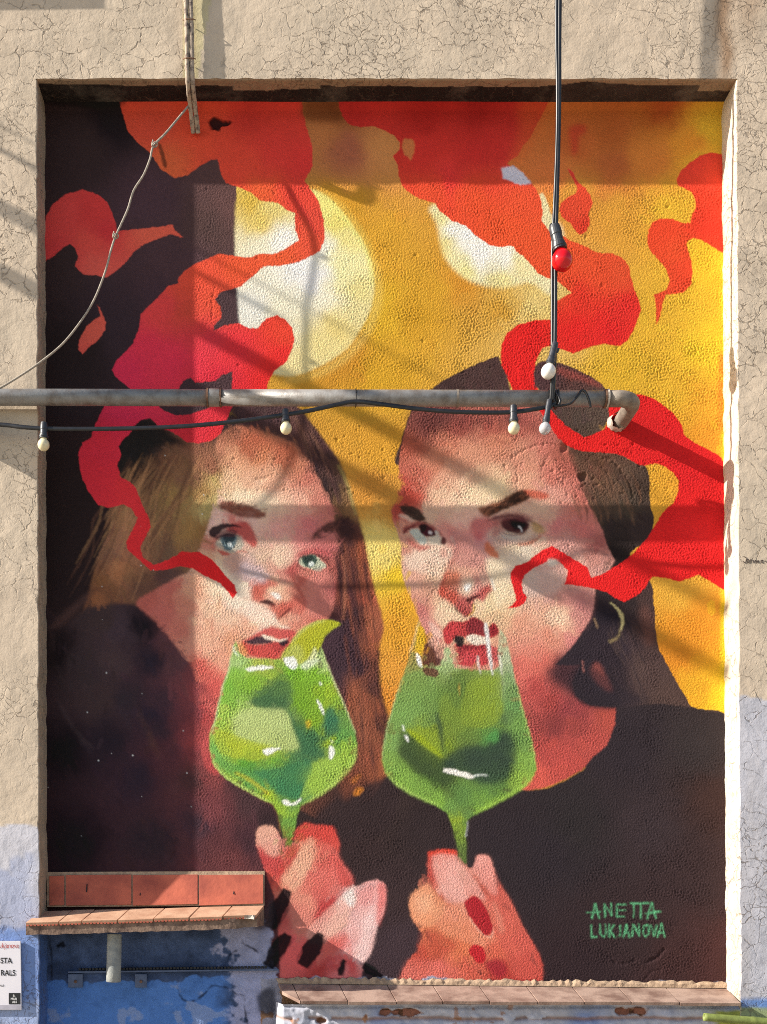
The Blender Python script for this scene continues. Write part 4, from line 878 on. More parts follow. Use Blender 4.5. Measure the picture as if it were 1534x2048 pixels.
for pts, cc, op, bl in (
    ([(505, 1402), (528, 1374), (545, 1360), (580, 1368), (576, 1400), (566, 1418), (530, 1416), (510, 1410)], '4c7044', 0.6, 2),
    ([(480, 1425), (520, 1417), (565, 1419), (580, 1440), (592, 1466), (600, 1492), (570, 1500), (540, 1490), (500, 1480), (470, 1470)], 'b8c87c', 0.6, 1.8),
    ([(430, 1462), (470, 1470), (500, 1482), (540, 1492), (562, 1500), (520, 1521), (480, 1518), (440, 1505)], 'b0bc2c', 0.6, 2.5),
    ([(578, 1420), (590, 1445), (606, 1475), (622, 1490), (642, 1500), (646, 1515), (612, 1525), (602, 1500), (590, 1470)], '42704a', 0.65, 2),
    ([(590, 1346), (625, 1336), (645, 1346), (650, 1390), (640, 1430), (640, 1470), (625, 1455), (606, 1430), (590, 1400)], '7caa26', 0.5, 2.5),
    ([(500, 1545), (560, 1535), (610, 1520), (626, 1540), (606, 1580), (590, 1596), (565, 1590), (530, 1565)], '3f7e52', 0.65, 2),
    ([(430, 1515), (460, 1525), (500, 1540), (530, 1568), (500, 1570), (460, 1550)], '62a04c', 0.6, 2),
    ([(627, 1532), (660, 1520), (702, 1510), (690, 1540), (650, 1570), (620, 1592), (602, 1592)], '9cc048', 0.6, 2)):
    P(pts, cc, op, bl)
P([(500, 1405), (530, 1390), (570, 1400), (570, 1414), (530, 1415)], '446a44', 0.6, 4)
P([(584, 1440), (600, 1455), (640, 1490), (648, 1510), (610, 1520), (604, 1490)], '3e6e4a', 0.65, 4)
P([(650, 1430), (662, 1412), (672, 1430), (678, 1460), (664, 1474), (650, 1470)], '3a7252', 0.85, 3)
S([(470, 1545), (500, 1560), (540, 1590)], [4, 9, 5], 'c8bc20', 0.6, 2)
P([(612, 1444), (620, 1440), (622, 1452), (614, 1456)], 'd0a81c', 0.7, 2)
P([(562, 1318), (578, 1290), (600, 1262), (624, 1246), (650, 1239), (682, 1246), (664, 1260), (650, 1275), (642, 1292), (632, 1308), (608, 1325), (588, 1326)], 'b0b41c', 0.97, 0.8)
P([(560, 1318), (585, 1290), (604, 1296), (606, 1322), (590, 1330)], 'b8c060', 0.7, 4)
S([(584, 1284), (602, 1262), (626, 1247), (650, 1241)], [5, 7, 5, 3], 'c8cc70', 0.7, 1.5)
P([(612, 1328), (624, 1305), (630, 1295), (634, 1312), (624, 1330)], 'd8dca8', 0.85, 2)
P([(566, 1318), (580, 1312), (592, 1318), (594, 1332), (588, 1338), (574, 1332)], 'f4f6ee', 0.97, 1)
P([(600, 1332), (616, 1322), (640, 1318), (630, 1328), (612, 1338)], 'dce8c4', 0.85, 2)
P([(490, 1338), (505, 1333), (530, 1332), (548, 1335), (528, 1339), (500, 1343)], 'f4f4ec', 0.97, 0.6)
S([(466, 1292), (470, 1305), (478, 1312)], [4, 5, 3], 'dce8c8', 0.9, 1)
P([(525, 1500), (538, 1496), (562, 1496), (550, 1503), (536, 1510), (528, 1507)], 'f4f4ec', 0.97, 0.6)
S([(634, 1399), (641, 1412), (647, 1430)], [3, 6, 4], 'eef0e8', 0.95, 0.5)
P([(659, 1492), (665, 1492), (669, 1505), (662, 1519), (657, 1508)], 'f4f4ee', 0.97, 0.5)
S([(640, 1364), (642, 1371)], 4, 'f0f0e4', 0.9, 0.5)
S([(661, 1480), (666, 1486)], 4, 'd8e0b0', 0.8, 0.8)
S([(464, 1300), (456, 1345), (446, 1372), (440, 1398), (430, 1442), (421, 1472)], 3, 'd0dca8', 0.75, 0.8)
S([(421, 1500), (430, 1530), (452, 1554), (482, 1573), (520, 1594), (546, 1607)], 5, 'b8d06c', 0.75, 1.2)
S([(603, 1609), (640, 1588), (680, 1558), (706, 1524), (712, 1490)], 7, 'b4d060', 0.7, 1.5)
S([(711, 1468), (696, 1428), (676, 1382), (661, 1346), (647, 1306)], 3, 'd4dca0', 0.75, 0.8)
P([(564, 1601), (572, 1600), (582, 1606), (592, 1602), (602, 1596), (600, 1604), (588, 1610), (570, 1611)], 'f2f2ea', 0.95, 0.6)
S([(566, 1650), (570, 1672), (576, 1690)], 4, '8c8038', 0.5, 1)

# orange touches between the glasses
P([(702, 1562), (712, 1552), (722, 1548), (716, 1560), (706, 1568)], 'd8801c', 0.85, 2)
P([(706, 1585), (716, 1574), (726, 1578), (720, 1588), (708, 1592)], 'dc8418', 0.85, 2)
P([(680, 1560), (700, 1540), (740, 1530), (765, 1540), (740, 1560), (700, 1590), (690, 1600)], '844832', 0.6, 6)

# ---- hands
G([(512, 1690), (513, 1665), (517, 1655), (531, 1650), (546, 1653), (556, 1664), (566, 1690), (580, 1697), (590, 1682), (592, 1660), (610, 1645), (630, 1650), (664, 1652), (672, 1670), (680, 1686), (675, 1706), (683, 1726), (700, 1746), (708, 1772), (714, 1774), (732, 1764), (755, 1759), (768, 1768), (772, 1790), (768, 1822), (756, 1852), (748, 1882), (742, 1906), (730, 1922), (722, 1956), (560, 1956), (556, 1850), (548, 1790), (532, 1746), (522, 1716)], [
    (530, 1665, 'e0a48c'), (545, 1690, 'dc988c'), (528, 1720, 'c44646'), (556, 1715, 'cc5450'), (560, 1745, 'c84840'), (600, 1660, 'd0483c'), (620, 1675, 'd44c42'), (655, 1670, 'd04038'), (618, 1700, 'e4a080'), (600, 1735, 'eab090'), (580, 1765, 'e8a484'), (650, 1720, 'd4584e'), (640, 1745, 'dc7468'), (672, 1730, 'd4544c'), (695, 1765, 'cc4844'), (610, 1790, 'e08c74'), (650, 1785, 'd05850'), (660, 1810, 'c44444'), (640, 1830, 'cc4c4c'), (700, 1785, 'ece0d8'), (690, 1800, 'ecccc0'), (680, 1830, 'eab8a8'), (712, 1800, 'e0908c'), (740, 1780, 'eca09c'), (762, 1800, 'e47c78'), (740, 1840, 'f0c8c4'), (725, 1870, 'ecb8b0'), (670, 1860, 'eab4a0'), (610, 1850, 'dc7c70'), (575, 1840, 'cc5854'), (690, 1880, 'dc6c68'), (650, 1890, 'dc7468'), (715, 1910, 'f0ccc8'), (610, 1910, '*bc4848'), (640, 1940, '*8c2c2a'), (670, 1930, '*983434'), (590, 1900, '*c04c4c'), (695, 1935, '*a83c3c'), (545, 1760, '*a43c34'), (680, 1940, '*b86464')], sm=False, bl=0.8, s=8, pw=1.8)
brush([(516, 1665), (560, 1680), (610, 1650), (670, 1660), (708, 1772), (760, 1765), (765, 1820), (730, 1920), (600, 1940), (540, 1760)], 600, 22, 8, 0.5, 10, ang=115, cj=0.08)
for pts, cc, op, bl in (
    ([(515, 1660), (530, 1652), (545, 1655), (552, 1668), (557, 1690), (560, 1706), (552, 1715), (540, 1712), (528, 1700), (518, 1685)], 'e4aa94', 0.75, 2),
    ([(514, 1690), (528, 1702), (545, 1715), (561, 1712), (566, 1740), (556, 1757), (545, 1746), (531, 1736), (522, 1715)], 'c04242', 0.7, 2),
    ([(575, 1698), (590, 1690), (602, 1690), (592, 1714), (575, 1737), (561, 1757), (558, 1735), (568, 1715)], 'c03a34', 0.8, 1.6),
    ([(591, 1680), (594, 1660), (612, 1646), (630, 1651), (664, 1653), (672, 1668), (679, 1686), (676, 1704), (660, 1690), (640, 1680), (622, 1673), (606, 1682)], 'ce4239', 0.75, 2),
    ([(622, 1674), (631, 1692), (626, 1720), (611, 1750), (591, 1780), (572, 1770), (562, 1756), (576, 1736), (592, 1713), (604, 1692)], 'eaae90', 0.8, 1.8),
    ([(632, 1692), (660, 1691), (676, 1705), (684, 1728), (700, 1747), (706, 1768), (690, 1778), (665, 1795), (640, 1800), (616, 1790), (600, 1780), (613, 1750), (627, 1720)], 'd8665c', 0.65, 2.5),
    ([(672, 1715), (684, 1730), (700, 1748), (705, 1768), (690, 1776), (676, 1760)], 'c64642', 0.7, 3),
    ([(640, 1801), (665, 1795), (691, 1778), (681, 1796), (660, 1813), (641, 1833), (630, 1837), (634, 1816)], 'bc3a3b', 0.8, 2),
    ([(592, 1783), (616, 1792), (636, 1812), (630, 1836), (625, 1850), (602, 1870), (581, 1850), (576, 1810)], 'de8c78', 0.6, 3),
    ([(633, 1839), (660, 1815), (681, 1798), (695, 1781), (706, 1773), (712, 1790), (715, 1806), (700, 1830), (690, 1850), (670, 1870), (640, 1890), (611, 1872)], 'eab2a2', 0.7, 2),
    ([(688, 1788), (704, 1777), (710, 1795), (706, 1814), (694, 1808)], 'f4ece6', 0.85, 2),
    ([(715, 1777), (735, 1765), (756, 1761), (768, 1770), (771, 1792), (766, 1822), (752, 1860), (746, 1895), (728, 1922), (715, 1900), (700, 1880), (690, 1860), (702, 1830), (717, 1806)], 'eab4b0', 0.7, 2),
    ([(756, 1764), (768, 1770), (772, 1792), (768, 1822), (757, 1852), (752, 1832), (757, 1800), (754, 1780)], 'dc625e', 0.8, 1.5),
    ([(718, 1781), (738, 1771), (750, 1776), (745, 1800), (728, 1811), (716, 1800)], 'e48c88', 0.7, 2),
    ([(735, 1830), (748, 1830), (744, 1880), (730, 1918), (716, 1900), (724, 1860)], 'f4d0cc', 0.75, 3),
    ([(640, 1890), (670, 1872), (688, 1866), (692, 1886), (670, 1906), (650, 1906)], 'd4544e', 0.7, 3)):
    P(pts, cc, op * 0.82, bl * 1.7)
S([(596, 1694), (590, 1712), (572, 1748)], 5, 'c04038', 0.55, 2)
S([(676, 1790), (650, 1815), (632, 1836)], [6, 10, 6], 'c03e3e', 0.6, 3)
G([(818, 1806), (822, 1790), (840, 1775), (855, 1765), (856, 1740), (858, 1705), (885, 1699), (911, 1701), (916, 1718), (930, 1734), (944, 1740), (950, 1724), (955, 1711), (970, 1710), (980, 1715), (988, 1742), (1000, 1770), (1018, 1796), (1035, 1830), (1046, 1856), (1062, 1881), (1076, 1906), (1084, 1926), (1085, 1962), (798, 1962), (803, 1946), (816, 1920), (836, 1896), (844, 1866), (835, 1856), (822, 1832)], [
    (870, 1706, 'd43c28'), (905, 1706, 'dc3c20'), (880, 1725, 'e08c7c'), (905, 1750, 'eaa89c'), (868, 1745, 'c44840'), (920, 1785, 'e8a498'), (900, 1775, 'ecb0a4'), (945, 1760, 'd88470'), (962, 1730, 'eca094'), (975, 1760, 'e48c80'), (990, 1785, 'c85a4c'), (960, 1780, 'c86454'), (965, 1800, 'd06c5c'), (836, 1795, 'ea9468'), (850, 1815, 'eeaa80'), (880, 1800, 'd8744c'), (890, 1790, 'c86450'), (905, 1825, 'e8987c'), (855, 1850, 'e08458'), (900, 1855, 'e08458'), (950, 1870, 'e48c6c'), (1010, 1825, 'd06454'), (1000, 1860, 'd46450'), (1040, 1885, 'd0584c'), (875, 1890, 'c05038'), (930, 1890, 'd87048'), (850, 1915, 'c44838'), (875, 1940, 'dc6c60'), (950, 1930, 'd05c48'), (1000, 1905, 'd06048'), (1060, 1935, 'c4443a'), (1010, 1950, 'b83c34'), (825, 1945, 'd86c60'), (830, 1830, 'e08860')], sm=False, bl=0.8, s=8, pw=1.8)
S([(942, 1742), (958, 1766), (980, 1796), (996, 1830)], [3, 6, 5, 3], 'a84438', 0.7, 1.5)
S([(862, 1765), (876, 1788), (900, 1805), (925, 1812)], [3, 7, 6, 3], 'b85440', 0.6, 3)
brush([(822, 1795), (860, 1710), (910, 1705), (945, 1738), (980, 1720), (1080, 1930), (1080, 1950), (810, 1950), (840, 1870)], 650, 22, 8, 0.5, 11, ang=60, cj=0.08)
for pts, cc, op, bl in (
    ([(862, 1712), (885, 1705), (910, 1708), (917, 1720), (931, 1737), (944, 1754), (958, 1774), (970, 1800), (958, 1797), (944, 1790), (930, 1800), (914, 1807), (900, 1800), (885, 1788), (872, 1768), (866, 1745)], 'eaaa9e', 0.75, 2),
    ([(857, 1707), (864, 1712), (868, 1745), (878, 1775), (866, 1770), (857, 1750)], 'c4443a', 0.8, 1.8),
    ([(858, 1704), (885, 1699), (911, 1702), (913, 1709), (886, 1707), (862, 1712)], 'd83c26', 0.85, 1),
    ([(950, 1727), (955, 1713), (970, 1711), (980, 1717), (988, 1742), (994, 1770), (995, 1790), (984, 1788), (970, 1770), (956, 1750), (947, 1740)], 'ea9a8e', 0.75, 2),
    ([(988, 1744), (1000, 1771), (1018, 1797), (1035, 1831), (1046, 1857), (1062, 1882), (1076, 1907), (1083, 1927), (1083, 1955), (1032, 1955), (1008, 1900), (992, 1850), (990, 1825), (978, 1796), (986, 1790), (996, 1790)], 'd05c4e', 0.6, 2.5),
    ([(822, 1791), (840, 1776), (855, 1767), (864, 1773), (880, 1796), (894, 1806), (885, 1830), (870, 1850), (845, 1854), (830, 1844), (821, 1820)], 'eca278', 0.7, 2),
    ([(828, 1800), (845, 1788), (862, 1796), (858, 1820), (838, 1826)], 'f2b490', 0.6, 4),
    ([(896, 1808), (915, 1811), (930, 1804), (937, 1831), (950, 1851), (968, 1870), (985, 1869), (990, 1882), (960, 1890), (920, 1880), (892, 1870), (872, 1851), (886, 1830)], 'e08a6a', 0.65, 2.5),
    ([(846, 1858), (870, 1856), (890, 1873), (920, 1885), (900, 1906), (870, 1916), (846, 1920), (836, 1900), (843, 1876)], 'c2523b', 0.7, 3),
    ([(803, 1950), (820, 1919), (845, 1923), (870, 1931), (890, 1956), (803, 1960)], 'da6e5e', 0.65, 3),
    ([(985, 1800), (1002, 1830), (1010, 1860), (1000, 1866), (990, 1835)], 'e09078', 0.6, 2)):
    P(pts, cc, op * 0.82, bl * 1.7)
S([(986, 1852), (984, 1872), (972, 1872), (952, 1854), (938, 1834)], 4, 'f0b09a', 0.7, 1)
P([(929, 1806), (944, 1792), (958, 1798), (974, 1820), (985, 1850), (983, 1866), (968, 1869), (950, 1850), (937, 1830)], 'ae1826', 0.97, 0.8)
P([(938, 1902), (948, 1890), (964, 1894), (972, 1910), (966, 1926), (950, 1922)], 'c41626', 0.95, 1)
P([(970, 1925), (1000, 1918), (1014, 1940), (1000, 1956), (984, 1948)], 'a42430', 0.9, 3)

# ---- bare blue and lavender plaster below the ledge and frayed lower edge of the paint
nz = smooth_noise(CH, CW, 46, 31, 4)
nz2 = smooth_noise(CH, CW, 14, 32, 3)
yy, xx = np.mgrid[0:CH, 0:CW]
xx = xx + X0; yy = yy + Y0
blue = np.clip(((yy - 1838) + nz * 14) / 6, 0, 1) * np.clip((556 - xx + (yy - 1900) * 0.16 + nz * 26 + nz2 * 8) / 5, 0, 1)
base = lin('46587e') * 1.15  # older dark plaster; some of the ledge's shade is mixed into this tone
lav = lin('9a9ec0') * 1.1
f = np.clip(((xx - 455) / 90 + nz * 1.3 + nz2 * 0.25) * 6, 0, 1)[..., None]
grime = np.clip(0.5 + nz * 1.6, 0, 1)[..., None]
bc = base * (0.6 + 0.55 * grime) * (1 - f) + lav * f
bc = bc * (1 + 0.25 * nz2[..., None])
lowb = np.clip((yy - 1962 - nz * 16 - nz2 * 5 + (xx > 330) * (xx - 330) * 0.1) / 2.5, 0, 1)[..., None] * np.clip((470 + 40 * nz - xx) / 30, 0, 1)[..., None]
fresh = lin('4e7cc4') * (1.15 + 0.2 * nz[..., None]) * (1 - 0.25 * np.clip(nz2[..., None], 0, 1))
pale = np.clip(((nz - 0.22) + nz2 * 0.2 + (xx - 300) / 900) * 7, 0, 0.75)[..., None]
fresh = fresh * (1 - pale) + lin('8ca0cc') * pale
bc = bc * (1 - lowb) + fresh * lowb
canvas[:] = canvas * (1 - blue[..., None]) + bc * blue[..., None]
edge = np.clip((yy - 1956 - (xx > 900) * 8 + nz * 12 + nz2 * 5) / 3, 0, 1) * (xx > 520)
ec = lin('a8a8bc') * (0.9 + 0.35 * nz2[..., None]) * (nz[..., None] > -0.1) + lin('a07858') * (nz[..., None] <= -0.1)
canvas[:] = canvas * (1 - edge[..., None]) + ec * edge[..., None]
# loose black brush marks
for ln_, wd_ in (([(574, 1780), (557, 1815), (538, 1856)], [18, 34, 24]), ([(576, 1868), (558, 1898), (534, 1934)], [18, 33, 24]), ([(642, 1868), (624, 1898), (604, 1932)], [16, 37, 24]), ([(688, 1919), (684, 1934), (680, 1950)], [8, 14, 10]), ([(726, 1932), (744, 1942), (764, 1954)], [14, 20, 8])):
    S(ln_, wd_, '18131a', 0.96, 0.8, jit=2.2)
    for k in range(5):
        t_ = hr.normal(0, wd_[1] * 0.28)
        S([(x + t_ * 0.8, y + t_ * 0.5) for x, y in ln_], 3, '2a2226', 0.5, 0.6, jit=1.5)
P([(505, 1845), (530, 1815), (545, 1800), (540, 1850), (520, 1862)], '*3c3034', 0.8, 5)
# cracks in the lower plaster
for c in ([(355, 1975), (360, 1990), (372, 2002), (395, 2000), (410, 1985), (425, 1972), (450, 1975), (470, 1985), (488, 1992)], [(488, 1992), (490, 2030), (500, 2060)], [(475, 1900), (460, 1910), (452, 1930)], [(100, 1880), (104, 1920), (102, 1960)], [(520, 1905), (490, 1890), (484, 1880)]):
    S(c, 2.6, '17141c', 0.9, 0.6, jit=1.5)
P([(112, 1890), (125, 1882), (128, 1892), (118, 1898)], '0f1016', 0.9, 1, jit=2)
P([(516, 1990), (545, 1975), (552, 2000), (546, 2030), (520, 2025)], '2a2c38', 0.8, 3, jit=2)

# ---- the paint edge follows the rough stucco
def warp_canvas(amp, cell, seed):
    wx_ = smooth_noise(CH, CW, cell, seed, 2) * amp; wy_ = smooth_noise(CH, CW, cell, seed + 1, 2) * amp
    iy = np.clip(np.arange(CH)[:, None] + wy_, 0, CH - 1.01); ix = np.clip(np.arange(CW)[None, :] + wx_, 0, CW - 1.01)
    y0 = iy.astype(int); x0 = ix.astype(int)
    fy = (iy - y0)[..., None].astype(np.float32); fx = (ix - x0)[..., None].astype(np.float32)
    a = canvas
    return (a[y0, x0] * (1 - fx) + a[y0, x0 + 1] * fx) * (1 - fy) + (a[y0 + 1, x0] * (1 - fx) + a[y0 + 1, x0 + 1] * fx) * fy
canvas[:] = warp_canvas(1.5, 5, 301)
# ---- signature (as it stands on the wall)
GRN = '5cae7c'
def sig(strokes, w=2.7):
    for st in strokes:
        S(st, w, GRN, 0.95, 0.5, jit=0.9, taper=False)
sig([[(1184, 1838), (1191, 1806)], [(1191, 1806), (1199, 1838)], [(1173, 1826), (1202, 1824)],
     [(1210, 1835), (1209, 1808)], [(1209, 1808), (1224, 1832)], [(1224, 1832), (1222, 1806)],
     [(1234, 1834), (1234, 1808)], [(1234, 1809), (1254, 1809)], [(1234, 1820), (1252, 1820)], [(1233, 1833), (1250, 1834)],
     [(1260, 1807), (1298, 1806)], [(1268, 1807), (1267, 1836)], [(1281, 1807), (1282, 1838)],
     [(1294, 1838), (1304, 1805)], [(1304, 1805), (1312, 1838)], [(1289, 1827), (1322, 1823)]])
sig([[(1182, 1849), (1183, 1874)], [(1182, 1875), (1195, 1873)], [(1200, 1848), (1201, 1868)], [(1201, 1868), (1208, 1875)], [(1208, 1875), (1212, 1866)], [(1212, 1866), (1211, 1848)],
     [(1219, 1848), (1219, 1876)], [(1229, 1849), (1220, 1862)], [(1220, 1862), (1231, 1876)], [(1240, 1849), (1241, 1870)], [(1241, 1870), (1233, 1875)],
     [(1247, 1875), (1253, 1848)], [(1253, 1848), (1259, 1875)], [(1248, 1865), (1258, 1865)], [(1265, 1874), (1266, 1848)], [(1266, 1848), (1278, 1872)], [(1278, 1872), (1278, 1847)],
     [(1287, 1852), (1286, 1868)], [(1286, 1868), (1292, 1874)], [(1292, 1874), (1298, 1866)], [(1298, 1866), (1297, 1850)], [(1297, 1850), (1287, 1852)],
     [(1302, 1849), (1308, 1873)], [(1308, 1873), (1314, 1849)], [(1314, 1876), (1323, 1846)], [(1323, 1846), (1329, 1875)], [(1316, 1865), (1327, 1865)]], 2.9)

# ---- flecks, brush mottle
for k in range(150):
    x = rng.uniform(95, 420); y = rng.uniform(880, 1730); r = rng.uniform(0.6, 1.7)
    if rng.random() < 0.82: continue
    P([(x - r, y), (x, y - r * 1.3), (x + r, y), (x, y + r)], '*c8c0b8', 0.8, 0, jit=0.3)
canvas *= (1 + 0.05 * smooth_noise(CH, CW, 60, 41, 4) + 0.045 * smooth_noise(CH, CW, 7, 42, 2))[..., None]
lum = canvas.mean(-1, keepdims=True)
canvas[:] = (canvas * 0.94 + lum * 0.06) * 0.93
np.clip(canvas, 0.012, 0.9, out=canvas)

# ---- relief of the render coat: wormy stucco, pits and cracks (metres, positive = proud)
def bandpass(h, w, lam, seed, width=0.42):
    g = np.fft.rfft2(np.random.default_rng(seed).normal(0, 1, (h, w)))
    fy = np.fft.fftfreq(h)[:, None]; fx = np.fft.rfftfreq(w)[None, :]
    f0 = 1.0 / lam
    rr = np.sqrt(fy * fy + fx * fx) + 1e-9
    g *= np.exp(-(np.log(rr / f0) / width) ** 2)
    a = np.fft.irfft2(g, (h, w))
    return a / a.std()
b1_ = bandpass(CH, CW, 6.3, 5, 0.42); b2_ = bandpass(CH, CW, 4.4, 6, 0.3)
patch = np.clip(0.8 + 1.0 * smooth_noise(CH, CW, 34, 57, 3), 0.35, 1.6)
relief = (0.62 * np.tanh(b1_) + 0.50 * np.tanh(b2_)) * patch
relief -= 0.9 * np.clip(b2_ * 0.7 + b1_ * 0.6 - 1.25, 0, 1.2)
calm = 0.62 + 0.38 * np.clip(smooth_noise(CH, CW, 160, 51, 3) * 2 + 0.5, 0, 1)
calm *= 0.35 + 0.65 * np.clip((xx - 250) / 160, 0, 1) * np.clip((yy - 250) / 120, 0, 1)
relief = relief * 0.0016 * calm
relief += 0.0012 * smooth_noise(CH, CW, 70, 52, 3) + 0.0022 * smooth_noise(CH, CW, 260, 53, 2)
dent = np.zeros((CH, CW), np.float32)
def dent_poly(pts, depth, bl=1.2, jit=2.0):
    r = mask_poly(pts, bl, True, jit)
    if r is None: return
    m, x0, y0, x1, y1 = r
    dent[y0:y1, x0:x1] = np.maximum(dent[y0:y1, x0:x1], m * depth)
def dent_line(pts, w, depth, jit=2.6):
    w = w * 0.75; depth = depth * 0.7
    p = catmull(pts, 6); n = len(p)
    t = np.gradient(p, axis=0); t /= np.linalg.norm(t, axis=1)[:, None] + 1e-9
    nn = np.stack([-t[:, 1], t[:, 0]], 1)
    dent_poly(np.concatenate([p + nn * w / 2, (p - nn * w / 2)[::-1]]), depth, 1.0, jit)
for c, w_, d_ in (([(1024, 916), (1045, 902), (1068, 892), (1090, 888), (1112, 892), (1122, 898)], 5, 0.004), ([(1180, 908), (1200, 915), (1222, 918), (1236, 932), (1250, 952), (1262, 972), (1266, 995)], 5, 0.005),
                  ([(1082, 940), (1092, 922), (1095, 912)], 4, 0.003), ([(1034, 935), (1035, 960), (1036, 985)], 4, 0.003), ([(660, 1060), (700, 1068), (730, 1070), (762, 1068)], 4, 0.004), ([(514, 958), (532, 957), (545, 952)], 5, 0.004),
                  ([(1215, 1912), (1240, 1928), (1270, 1922)], 6, 0.004), ([(1290, 1925), (1310, 1918), (1330, 1900)], 7, 0.006), ([(1322, 1940), (1300, 1945), (1290, 1960)], 4, 0.003), ([(640, 325), (665, 320), (690, 318)], 4, 0.003), ([(695, 314), (722, 316)], 5, 0.004),
                  ([(330, 1655), (345, 1680), (352, 1700), (340, 1722)], 6, 0.006), ([(282, 1648), (310, 1645), (330, 1655)], 3, 0.002), ([(432, 560), (426, 600), (424, 640)], 3, 0.003), ([(285, 810), (292, 825), (293, 838)], 3, 0.004), ([(320, 960), (332, 965), (336, 985), (345, 1000)], 5, 0.004),
                  ([(875, 1170), (862, 1188), (854, 1208)], 3, 0.0025), ([(1340, 1850), (1385, 1855), (1420, 1862)], 3, 0.002), ([(1388, 1880), (1384, 1930)], 3, 0.002)):
    dent_line(c, w_, d_)
dent_poly([(1122, 888), (1134, 886), (1136, 898), (1126, 902)], 0.010)
dent_poly([(1156, 952), (1168, 945), (1174, 956), (1164, 964)], 0.009)
dent_poly([(418, 240), (444, 240), (462, 243), (442, 252), (425, 258)], 0.012)
pr = np.random.default_rng(9)
for cx, cy, sx, sy, n_ in ((1210, 950, 60, 40, 60), (1080, 930, 70, 40, 46), (1160, 1070, 70, 40, 46), (720, 960, 40, 90, 40), (600, 960, 60, 40, 24), (760, 1040, 40, 40, 20), (680, 330, 60, 30, 22), (400, 340, 60, 40, 14), (340, 980, 60, 60, 30), (1300, 300, 120, 40, 14), (1000, 600, 380, 300, 50)):
    for k in range(n_):
        x = pr.normal(cx, sx); y = pr.normal(cy, sy); r = pr.uniform(1.2, 3.2)
        dent_poly([(x - r, y), (x, y - r), (x + r * 1.3, y), (x, y + r)], pr.uniform(0.0015, 0.004), 1.0, 0.8)
relief -= dent

# ------------------------------------------------------------------ painted wall at the back of the niche
STEP = 1.4
gx = np.arange(X0 + 2, X0 + CW - 2, STEP)
gy = np.arange(Y0 + 2, Y0 + CH - 2, STEP)
csm = canvas
def sample(a, y, x):
    fy = np.clip(y - Y0 - 0.5, 0, CH - 1.001); fx = np.clip(x - X0 - 0.5, 0, CW - 1.001)
    iy = fy.astype(int); ix = fx.astype(int)
    ty = (fy - iy)[:, None]; tx = (fx - ix)[None, :]
    if a.ndim == 3: ty, tx = ty[..., None], tx[..., None]
    return (a[iy][:, ix] * (1 - tx) + a[iy][:, ix + 1] * tx) * (1 - ty) + (a[iy + 1][:, ix] * (1 - tx) + a[iy + 1][:, ix + 1] * tx) * ty
colr = sample(csm, gy, gx)
hgt = sample(relief, gy, gx)
GX, GY = np.meshgrid(gx, gy)
cove = np.where(GY < 224, 0.032 * (np.clip(224 - GY, 0, 40) / 18.0) ** 2, 0.0)
Pm = np.stack([(GX - 767) * PX, -(hgt + np.clip(cove, 0, 0.06)), EYE + (VPY - GY) * PX], -1)
me = grid_mesh('mural_wall', Pm)
set_paint(me, colr.reshape(-1, 3))
mural = put('mural_wall', me, paint_mat('mural_paint', rough=0.9, mottle=0.08, spec=0.12, grit=0.0048))
tag(mural, 'niche wall painted with two women sipping green drinks under red smoke', 'mural', kind='thing')
del Pm, colr, hgt, GX, GY

